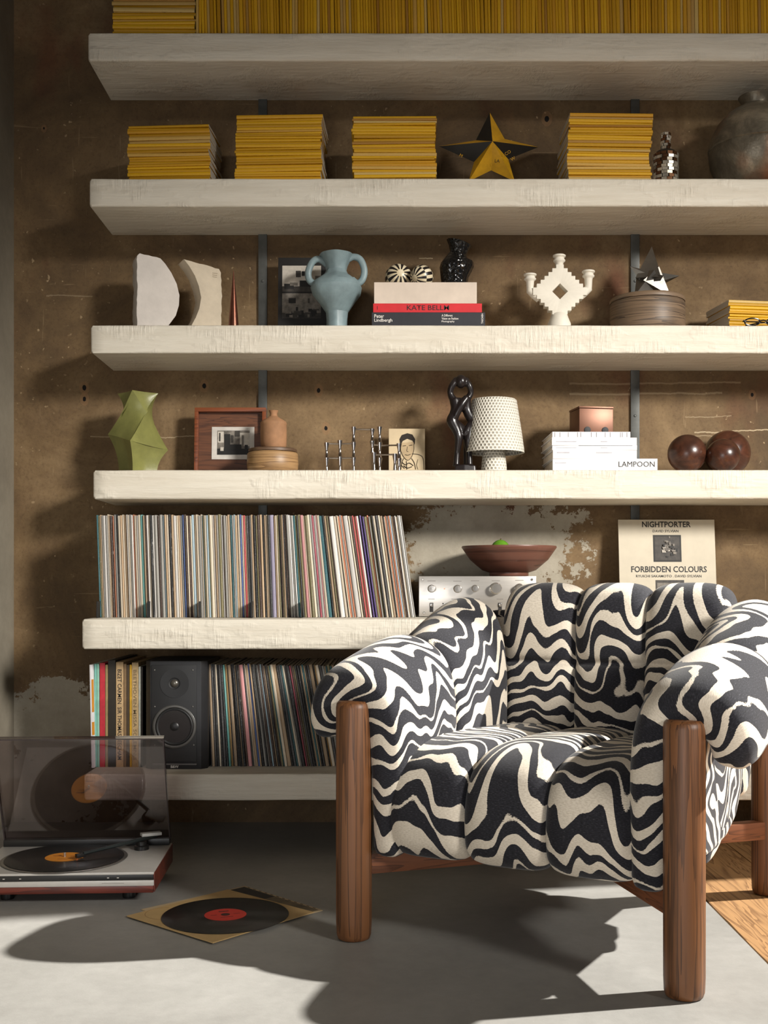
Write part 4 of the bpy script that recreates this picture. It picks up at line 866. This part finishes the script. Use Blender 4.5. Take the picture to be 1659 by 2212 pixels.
text('B&W', M('badge_white', (200, 198, 192), .5), it.t, (cxs, -.0012, it.z(1659)), 6.0 / s_, 17 / s_, align='CENTER', bold=.03)

# ------------------------------------------------------------------ turntable
TT = thing('turntable', 'silver turntable with raised smoked lid on the concrete floor', 'turntable', (-.8235, 2.865, 0), .05)
MSIL = M('silver_plinth', (198, 194, 188), .35, .1, .03, 40); MROS = wood('rosewood_veneer', (110, 46, 32), (66, 26, 20), 0, 6, .35, .05, 14); MBP = M('black_plastic', (28, 27, 27), .35)
HW = .228; DP = .325
MB().box(-HW + .002, HW - .002, .004, DP, .030, .048).build('rosewood_base', MROS, TT, bevel=.001)
MB().box(-HW, HW, 0, DP, .0485, .062).build('silver_band', MSIL, TT, bevel=.001)
MB().box(-HW + .001, HW - .001, .002, DP - .001, .0625, .0755).build('control_strip', MBP, TT, bevel=.0008)
MB().box(-HW, HW, .001, DP, .076, .082).build('top_plate', MSIL, TT, bevel=.001)
MB().box(HW - .001, HW + .0015, .004, DP - .002, .032, .080).build('side_panel', MROS, TT, sharp=0)
MB().box(-HW + .004, HW - .004, DP - .028, DP + .006, .0822, .100).build('hinge_block', MBP, TT, bevel=.001)
for sx in (-1, 1):
    for yy in (.05, DP - .05): MB().lathe([(.016, 0), (.017, .006), (.016, .030)], 20, (sx * (HW - .075), yy + .03, 0)).build('foot', MBP, TT, sharp=40)
for x, y in ((8, 1897), (43, 1896.5), (231, 1894), (252, 1894)): MB().box(PX(x, 2.86) + .8235 - .0025, PX(x, 2.86) + .8235 + .0025, .0012, .003, .068, .0695).build('button_mark', MWT, TT, sharp=0)
MB().box(.10, .155, -.0004, .001, .0555, .0562).build('badge_line', M('panel_print', (120, 114, 108), .6), TT, sharp=0)
pcx, pcy = -.025, .150
MB().lathe([(.158, .0825), (.160, .0845), (.158, .0855), (.150, .0855)], 72, (pcx, pcy, 0)).build('platter', M('platter_alloy', (150, 146, 140), .3, .8), TT, sharp=40)
def vinyl_mat(name):
    t = NT(name).set(.22, 0, .6); c = t.coord('Object'); sp = t.node('ShaderNodeSeparateXYZ'); t.link(c, sp.inputs[0])
    r = t.math('SQRT', t.math('ADD', t.math('MULTIPLY', sp.outputs[0], sp.outputs[0]), t.math('MULTIPLY', sp.outputs[1], sp.outputs[1])))
    g = t.math('SINE', t.math('MULTIPLY', r, 5200.0)); band = t.noise(None, 1, 1); cb = t.node('ShaderNodeCombineXYZ'); t.link(t.math('MULTIPLY', r, 120.0), cb.inputs[0]); bn = t.noise(cb.outputs[0], 1.0, 2)
    t.base(t.ramp(bn, [(.4, lin((16, 15, 15))), (.6, lin((27, 26, 25)))])); t.bump(g, .25, .0004)
    t.b.inputs['Anisotropic'].default_value = .6; return t.m
MVIN = vinyl_mat('black_vinyl')
def lp(name, lab, loc, lrgb, rz=0, parent=None):
    o = thing(name, lab, 'record', loc, rz)
    MB().lathe([(.003, 0), (.1495, 0), (.151, .0008), (.1495, .0016), (.052, .0016), (.003, .0017)], 96).build('disc', MVIN, o, sharp=50)
    MB().lathe([(.003, .0018), (.050, .0018), (.050, .0020), (.003, .0021)], 56).build('centre_label', M('label_%s' % name + str(lrgb[0]), lrgb, .55, 0, .05, 30), o, sharp=30)
    return o
A = Matrix.Rotation(.05, 4, 'Z') @ Vector((pcx, pcy, 0)); lpz = .0858
o = lp('vinyl_record', 'black vinyl record with orange label lying on the turntable', (TT.location.x + A.x, TT.location.y + A.y, lpz), (236, 150, 44))
MI2 = M('label_print', (150, 80, 30), .6)
for (a, c, e, f) in ((-.035, -.012, .012, .015), (-.03, -.014, .004, .006), (.012, .034, .010, .012), (.014, .03, .003, .005), (-.012, .012, -.025, -.022)): MB().box(a, c, e, f, .0021, .0023).build('label_text', MI2, o, sharp=0)
MB().lathe([(.0034, .001), (.0034, .012), (.001, .0135)], 14).build('spindle_cap', MKN, o)
MTA = M('tonearm_grey', (44, 50, 50), .35, .4)
tx0, ty0, tx1, ty1 = .176, .262, .030, .118
MB().lathe([(.020, .082), (.020, .092), (.014, .094), (.014, .104)], 24, (tx0 - .02, ty0 - .01, 0)).build('arm_base', MBP, TT, sharp=40)
ta = MB().tube([(tx0 + .015, ty0 + .018, .112), (tx0, ty0, .112), (tx1, ty1, .103)], [.006, .0058, .0042], 10).build('tonearm', MTA, TT, sharp=50)
MB().box(tx0 - .024, tx0 + .030, ty0 - .006, ty0 + .016, .116, .124, 0, .42).build('arm_cover', M('arm_cover_grey', (190, 190, 186), .4), TT, bevel=.001)
MB().box(tx1 - .020, tx1 + .006, ty1 - .008, ty1 + .004, .094, .104, 0, .75).build('headshell', MBP, TT, bevel=.001)
MB().tube([(tx1 - .012, ty1 - .012, .096), (tx1 - .014, ty1 - .014, .0885)], [.002, .0006], 6).build('stylus', M('stylus_red', (190, 90, 50), .4), TT)
ts = NT('smoked_acrylic'); ts.set(.04, 0, .5); out_ = ts.n['Material Output']; tr = ts.node('ShaderNodeBsdfTransparent'); tr.inputs[0].default_value = (.70, .645, .66, 1); gl = ts.node('ShaderNodeBsdfGlossy'); gl.inputs['Roughness'].default_value = .015; gl.inputs[0].default_value = (1, 1, 1, 1)
lw_ = ts.node('ShaderNodeLayerWeight'); lw_.inputs[0].default_value = .3; fr = ts.node('ShaderNodeMapRange'); fr.inputs[3].default_value = .11; fr.inputs[4].default_value = .75; ts.link(lw_.outputs[1], fr.inputs[0]); mx = ts.node('ShaderNodeMixShader'); ts.link(fr.outputs[0], mx.inputs[0]); ts.link(tr.outputs[0], mx.inputs[1]); ts.link(gl.outputs[0], mx.inputs[2]); ts.link(mx.outputs[0], out_.inputs[0])
MLID = ts.m; MLE = M('lid_edge', (70, 62, 62), .2)
LP = bpy.data.objects.new('dust_cover', None); COL.objects.link(LP); LP.parent = TT; LP.location = (0, DP - .004, .098); LP.rotation_euler = (.40, 0, 0)
LH = .322; lw = HW - .003; lt = .0028; skirt = .012
def lidpart(nm, a): return MB().box(*a).build(nm, MLID, LP, sharp=0)
lidpart('cover_sheet', (-lw, lw, 0, lt, 0, LH)); lidpart('cover_wall', (-lw, -lw + lt, -skirt, -.0004, 0, LH)); lidpart('cover_wall', (lw - lt, lw, -skirt, -.0004, 0, LH)); lidpart('cover_wall', (-lw + lt, lw - lt, -skirt, -.0004, LH - lt, LH))
for a in ((-lw, -lw + .0022, -.0022, 0, 0, LH), (lw - .0022, lw, -.0022, 0, 0, LH), (-lw, lw, -.0022, 0, LH - .0022, LH), (-lw, -lw + lt, -skirt - .001, -skirt, 0, LH), (lw - lt, lw, -skirt - .001, -skirt, 0, LH), (-lw, lw, -skirt - .001, -skirt, LH - lt, LH)): MB().box(*a).build('cover_edge', MLE, LP, sharp=0)
# ------------------------------------------------------------------ record and sleeves on the floor
MKR = M('kraft_sleeve', (196, 164, 112), .7, 0, .07, 14, .05)
a1 = math.atan2(-.21, .252)
o = thing('inner_sleeve', 'printed record sleeve underneath the kraft sleeve on the floor', 'record sleeve', (-.395, 2.828, 0), -.80)
MB().box(-.157, .157, -.157, .157, .0004, .0026).build('sleeve', M('printed_sleeve', (196, 174, 138), .6, 0, .06), o, sharp=0)
MB().box(-.150, .150, .065, .150, .0026, .0029).build('print_panel', M('sleeve_print', (112, 98, 74), .6, 0, .25, 25), o, sharp=0)
MB().box(-.148, -.02, .085, .148, .0029, .0031).build('print_panel', M('sleeve_print_dark', (38, 32, 26), .6, 0, .4, 35), o, sharp=0)
for i in range(12): MB().box(-.14 + i * .024, -.14 + i * .024 + .010, .1525, .1550, .0026, .0028).build('edge_letter', MIK, o, sharp=0)
o = thing('kraft_sleeve', 'plain kraft record sleeve lying on the floor under the record', 'record sleeve', (-.415, 2.782, .0032), a1 - .02)
MB().box(-.158, .158, -.158, .158, 0, .0025).build('sleeve', MKR, o, bevel=.0006, bseg=1)
rg = MB().tube([(-.100 + .052 * math.cos(q * PI / 12), -.085 + .05 * math.sin(q * PI / 12), .0026) for q in range(9, 22)], .0005, 4).build('wear_ring', M('kraft_wear', (150, 118, 76), .7), o)
o = lp('vinyl_record', 'black vinyl record with red label lying on kraft sleeve', (-.402, 2.768, .0059), (196, 50, 36), .3)
MR2 = M('label_print_dark', (60, 16, 14), .6)
for (a, c, e, f) in ((-.012, .012, .025, .030), (-.035, -.02, .0, .002), (.02, .035, 0, .002), (-.015, .015, -.022, -.020)): MB().box(a, c, e, f, .0021, .0023).build('label_text', MR2, o, sharp=0)
MB().lathe([(.0035, .0021), (.011, .0021), (.011, .0023), (.0035, .0023)], 24).build('label_ring', MR2, o)

# ------------------------------------------------------------------ armchair
CH = thing('armchair', 'zebra-patterned channel-tufted armchair with round oak legs', 'armchair', (.444, 2.793, 0), -math.radians(29.3))
MOAK = wood('brown_oak', (116, 75, 44), (70, 43, 24), 2, 11, .45, .25, 9, .03)
def zebra():
    t = NT('zebra_chenille').set(.85, 0, .25); u = t.node('ShaderNodeUVMap'); t.b.inputs['Sheen Weight'].default_value = .15
    sp = t.node('ShaderNodeSeparateXYZ'); t.link(u.outputs[0], sp.inputs[0])
    def uvn(su, sv, detail, off=0.0):
        mp = t.node('ShaderNodeMapping'); mp.inputs['Scale'].default_value = (su, sv, 1); mp.inputs['Location'].default_value = (off, off, 0)
        t.link(u.outputs[0], mp.inputs['Vector']); return t.noise(mp.outputs['Vector'], 1.0, detail, .5)
    w1 = uvn(7.2, 3.2, 1); w2 = uvn(16, 9, 1, 3.3); wd = uvn(7, 5.5, 1, 9.1)
    ph = t.math('ADD', t.math('MULTIPLY', sp.outputs[1], 21.0), t.math('ADD', t.math('MULTIPLY', w1, 6.8), t.math('MULTIPLY', w2, 1.2)))
    sn = t.math('SINE', t.math('MULTIPLY', ph, 2 * PI)); sub = t.math('SINE', t.math('ADD', t.math('MULTIPLY', ph, PI), t.math('MULTIPLY', wd, 9.0)))
    v = t.math('ADD', t.math('MULTIPLY', sn, .85), t.math('ADD', t.math('MULTIPLY', sub, .58), t.math('MULTIPLY', t.math('SUBTRACT', wd, .5), .6)))
    weave = t.noise(u.outputs[0], 900, 2, .6)
    mp = t.node('ShaderNodeMapping'); mp.inputs['Scale'].default_value = (160, 700, 1); t.link(u.outputs[0], mp.inputs['Vector']); fleck = t.noise(mp.outputs['Vector'], 1.0, 2, .6)
    v = t.math('ADD', v, t.math('MULTIPLY', t.math('SUBTRACT', fleck, .5), .32))
    blk = t.ramp(fleck, [(.35, lin((22, 22, 27))), (.62, lin((40, 40, 47))), (.78, lin((82, 80, 84)))]); wht = t.ramp(fleck, [(.3, lin((198, 186, 168))), (.6, lin((222, 212, 196)))])
    msk = t.ramp(v, [(.14, K0), (.20, W1)]); t.base(t.mix(msk, blk, wht))
    t.bump(t.math('ADD', t.math('MULTIPLY', fleck, .6), t.math('MULTIPLY', msk, .5)), .35, .0015); return t.m
MZEB = zebra(); zr = random.Random(12)
def channel(name, ctrl, nseg=7, cs=36, ex=3.0, endr=.7, side=None):
    """a padded fabric channel: superellipse section swept over control rows (P, N, half width, half thickness)"""
    P = catmull([c[0] for c in ctrl], nseg); N = catmull([c[1] for c in ctrl], nseg); WT = catmull([(c[2], c[3], 0) for c in ctrl], nseg)
    n = len(P); rows = []; acc = 0
    tan = [(P[min(i + 1, n - 1)] - P[max(i - 1, 0)]).normalized() for i in range(n)]
    idx = [(0, -q, math.sqrt(max(0, 1 - q * q))) for q in (.985, .9, .7, .4)] + [(i, 0, 1) for i in range(n)] + [(n - 1, q, math.sqrt(max(0, 1 - q * q))) for q in (.4, .7, .9, .985)]
    b = MB(); vs = []; uv = []; fs = []; ou, ov = zr.uniform(-30, 30), zr.uniform(-30, 30); flip = zr.choice((-1, 1)); prev = None
    for (i, ext, sc) in idx:
        t = tan[i]; Nn = N[i].normalized(); 
        Wd = Vector(side).normalized() if side else t.cross(Nn).normalized()
        Nn = (Nn - Wd * Nn.dot(Wd)).normalized()
        w, th = WT[i].x, WT[i].y; c = P[i] + t * (ext * th * endr)
        if prev is not None: acc += (c - prev).length
        prev = c; k = .72 + .28 * sc if ext else 1
        e = 2 / ex; ring = []
        for j in range(cs + 1):
            a = 2 * PI * j / cs - PI / 2; ca, sa = math.cos(a), math.sin(a)
            ring.append((math.copysign(abs(ca) ** e, ca) * w * (.86 + .14 * sc) * k, math.copysign(abs(sa) ** e, sa) * th * sc))
        arc = 0; mid = 0; arcs = [0]
        for j in range(cs): arc += math.hypot(ring[j + 1][0] - ring[j][0], ring[j + 1][1] - ring[j][1]); arcs.append(arc)
        for j, (x, y) in enumerate(ring):
            vs.append(c + Wd * x + Nn * y); uv.append((ou + flip * (arcs[j] - arc / 2), ov + acc))
    R = len(idx); C1 = cs + 1
    for i in range(R - 1):
        for j in range(cs): a = i * C1 + j; fs.append((a, a + 1, a + C1 + 1, a + C1))
    fs.append(list(range(cs))[::-1]); fs.append([(R - 1) * C1 + j for j in range(cs)])
    b.add(vs, fs, 0, uv); me = b.mesh(name, MZEB, sharp=0, uv=True)
    bm = bmesh.new(); bm.from_mesh(me); bmesh.ops.recalc_face_normals(bm, faces=bm.faces); bm.to_mesh(me); bm.free()
    me.polygons.foreach_set('use_smooth', [True] * len(me.polygons))
    return make_obj(name, me, CH)
# legs and cross brace
for (sx, sy) in ((-1, -1), (1, -1), (1, 1), (-1, 1)):
    MB().lathe([(.030, 0), (.036, .003), (.039, .012), (.0402, .04), (.0405, .30), (.0405, .520), (.039, .530), (.034, .5355), (.002, .536)], 36, (sx * (.374 if sy < 0 else .36), sy * .423, 0)).build('leg', MOAK, CH, sharp=60)
MBR = wood('brown_oak_brace', (118, 70, 42), (72, 40, 22), 0, 7, .5, .2, 20)
for k, (ax, ay) in enumerate(((-.35, -.396), (-.35, .396))):
    L = math.hypot(ax, ay); o = MB().box(-L, L, -.018, .018, 0, .045).build('cross_brace', MBR, CH, bevel=.003); o.location = (0, 0, .146 if k == 0 else .1455); o.rotation_euler = (0, 0, math.atan2(-ay, -ax))
V = lambda *a: tuple(a)
# seat
for cx_ in (-.200, -.013, .174):
    channel('seat_channel', [(V(cx_, .24, .372), (0, 0, 1), .096, .056), (V(cx_, .06, .378), (0, 0, 1), .0965, .06), (V(cx_, -.12, .384), (0, 0, 1), .0965, .062), (V(cx_, -.27, .383), (0, -.15, 1), .0965, .062), (V(cx_, -.345, .362), (0, -.7, .8), .0965, .06), (V(cx_, -.374, .31), (0, -1, .1), .0965, .056), (V(cx_, -.372, .24), (0, -1, -.05), .0965, .054), (V(cx_, -.355, .222), (0, -1, -.5), .094, .05)], side=(1, 0, 0), ex=3.5)
MB().box(-.29, .27, -.33, .28, .198, .34).build('seat_base', M('black_dust_cloth', (22, 21, 22), .9), CH, bevel=.02)
# back
for cx_, ws in ((-.197, 1.10), (0.0, 1.0), (.197, 1.10)):
    channel('back_channel', [(V(cx_, .255, .36), (0, -1, .0), .095 * ws, .058), (V(cx_, .258, .47), (0, -1, .05), .097 * ws, .066), (V(cx_, .262, .565), (0, -1, .05), .097 * ws, .062), (V(cx_, .267, .590), (0, -1, .05), .097 * ws, .046), (V(cx_, .268, .615), (0, -1, .05), .097 * ws, .060), (V(cx_, .272, .70), (0, -1, .15), .097 * ws, .064), (V(cx_, .292, .738), (0, -.55, .8), .097 * ws, .060), (V(cx_, .325, .742), (0, .3, 1), .097 * ws, .054), (V(cx_, .352, .70), (0, 1, .3), .096 * ws, .048), (V(cx_, .352, .55), (0, 1, 0), .095 * ws, .044), (V(cx_, .335, .38), (0, 1, -.1), .094 * ws, .042), (V(cx_, .30, .25), (0, 1, -.3), .092 * ws, .04)], side=(1, 0, 0))
# arms and corners
for s in (-1, 1):
    X = lambda v: s * v
    sd = (0, 1, .25)
    channel('arm_channel', [(V(X(.298), -.268, .245), (-s, 0, 0), .158, .046), (V(X(.298), -.268, .38), (-s, 0, 0), .160, .050), (V(X(.306), -.268, .50), (-s, 0, .1), .162, .054), (V(X(.330), -.270, .565), (-s * .75, 0, .7), .164, .058), (V(X(.385), -.272, .590), (-s * .1, 0, 1), .165, .062), (V(X(.435), -.272, .575), (s * .6, 0, .8), .165, .060), (V(X(.458), -.270, .530), (s, 0, .1), .162, .054), (V(X(.458), -.268, .505), (s, 0, -.2), .158, .050)], side=sd, ex=3.6)
    channel('corner_channel', [(V(X(.300), .045, .245), (-s, -.1, 0), .160, .046), (V(X(.300), .045, .38), (-s, -.1, 0), .164, .050), (V(X(.306), .047, .53), (-s, -.12, .1), .168, .054), (V(X(.326), .050, .632), (-s * .8, -.15, .6), .168, .056), (V(X(.380), .06, .668), (-s * .1, -.15, 1), .166, .058), (V(X(.430), .07, .645), (s * .7, -.1, .7), .160, .056), (V(X(.448), .07, .60), (s, 0, .1), .152, .052)], side=(0, 1, .40), ex=3.4)
    channel('corner_post', [(V(X(.290), .275, .30), (s * .5, .8, 0), .05, .045), (V(X(.295), .285, .42), (s * .5, .8, 0), .055, .05), (V(X(.305), .285, .60), (s * .5, .8, .1), .058, .05), (V(X(.31), .28, .68), (s * .4, .5, .7), .056, .046)], side=(s * .8, -.5, 0))
    # outer side panel closing the body below the arm roll
    yz = [(-.375, .235), (-.34, .205), (-.08, .203), (.05, .212), (.14, .24), (.20, .29), (.235, .36), (.245, .46), (.24, .56), (-.375, .52)]
    b = MB(); n = len(yz); xa, xb = X(.296), X(.346)
    b.add([(xa, y, z) for y, z in yz] + [(xb, y, z) for y, z in yz], [list(range(n)), list(range(2 * n - 1, n - 1, -1))] + [(i, n + i, n + (i + 1) % n, (i + 1) % n) for i in range(n)])
    b.uv = [(z * 1.0 + 3 * s, y * 1.3) for y, z in yz] + [(z + 7 * s, y * 1.3) for y, z in yz]
    me = b.mesh('side_panel', MZEB, sharp=0, uv=True); bm = bmesh.new(); bm.from_mesh(me); bmesh.ops.recalc_face_normals(bm, faces=bm.faces)
    bmesh.ops.bevel(bm, geom=[e for e in bm.edges if e.calc_face_angle(0) > 1.2], offset=.018, segments=4, affect='EDGES', profile=.5); bm.to_mesh(me); bm.free(); me.polygons.foreach_set('use_smooth', [True] * len(me.polygons)); me.set_sharp_from_angle(angle=math.radians(50))
    make_obj('side_panel', me, CH)

# pieces that belong to a part hang under that part
def under(thing_name, part, kids):
    for t_ in [o for o in bpy.data.objects if o.name.split('.')[0] == thing_name]:
        ps = [c for c in t_.children if c.name.split('.')[0] == part]
        for c in list(t_.children):
            if ps and c.name.split('.')[0] in kids: c.parent = ps[0]
under('loudspeaker', 'woofer_ring', ('woofer_surround', 'woofer_cone', 'dust_cap'))
under('loudspeaker', 'tweeter_plate', ('tweeter_ring', 'tweeter_dome'))
under('loudspeaker', 'baffle', ('screw', 'trim_line'))
under('turntable', 'tonearm', ('headshell', 'stylus', 'arm_cover'))
under('turntable', 'control_strip', ('button_mark',))
under('turntable', 'silver_band', ('badge_line',))
under('amplifier', 'faceplate', ('panel_mark', 'screw', 'socket', 'switch_slot', 'switch_lever', 'pilot_light'))
under('picture_frame', 'back_panel', ('mat_board', 'print'))
under('album_sleeve', 'sleeve', ('lettering',))
under('vinyl_record', 'centre_label', ('label_text', 'label_ring'))
under('portrait_card', 'card', ('ink_line',))
under('photo_book', 'cover', ('lettering',))
under('white_book', 'cover', ('lettering', 'spine_line'))
under('box_set', 'case', ('lettering',))
under('stone_sculpture', 'block', ('carved_line',))
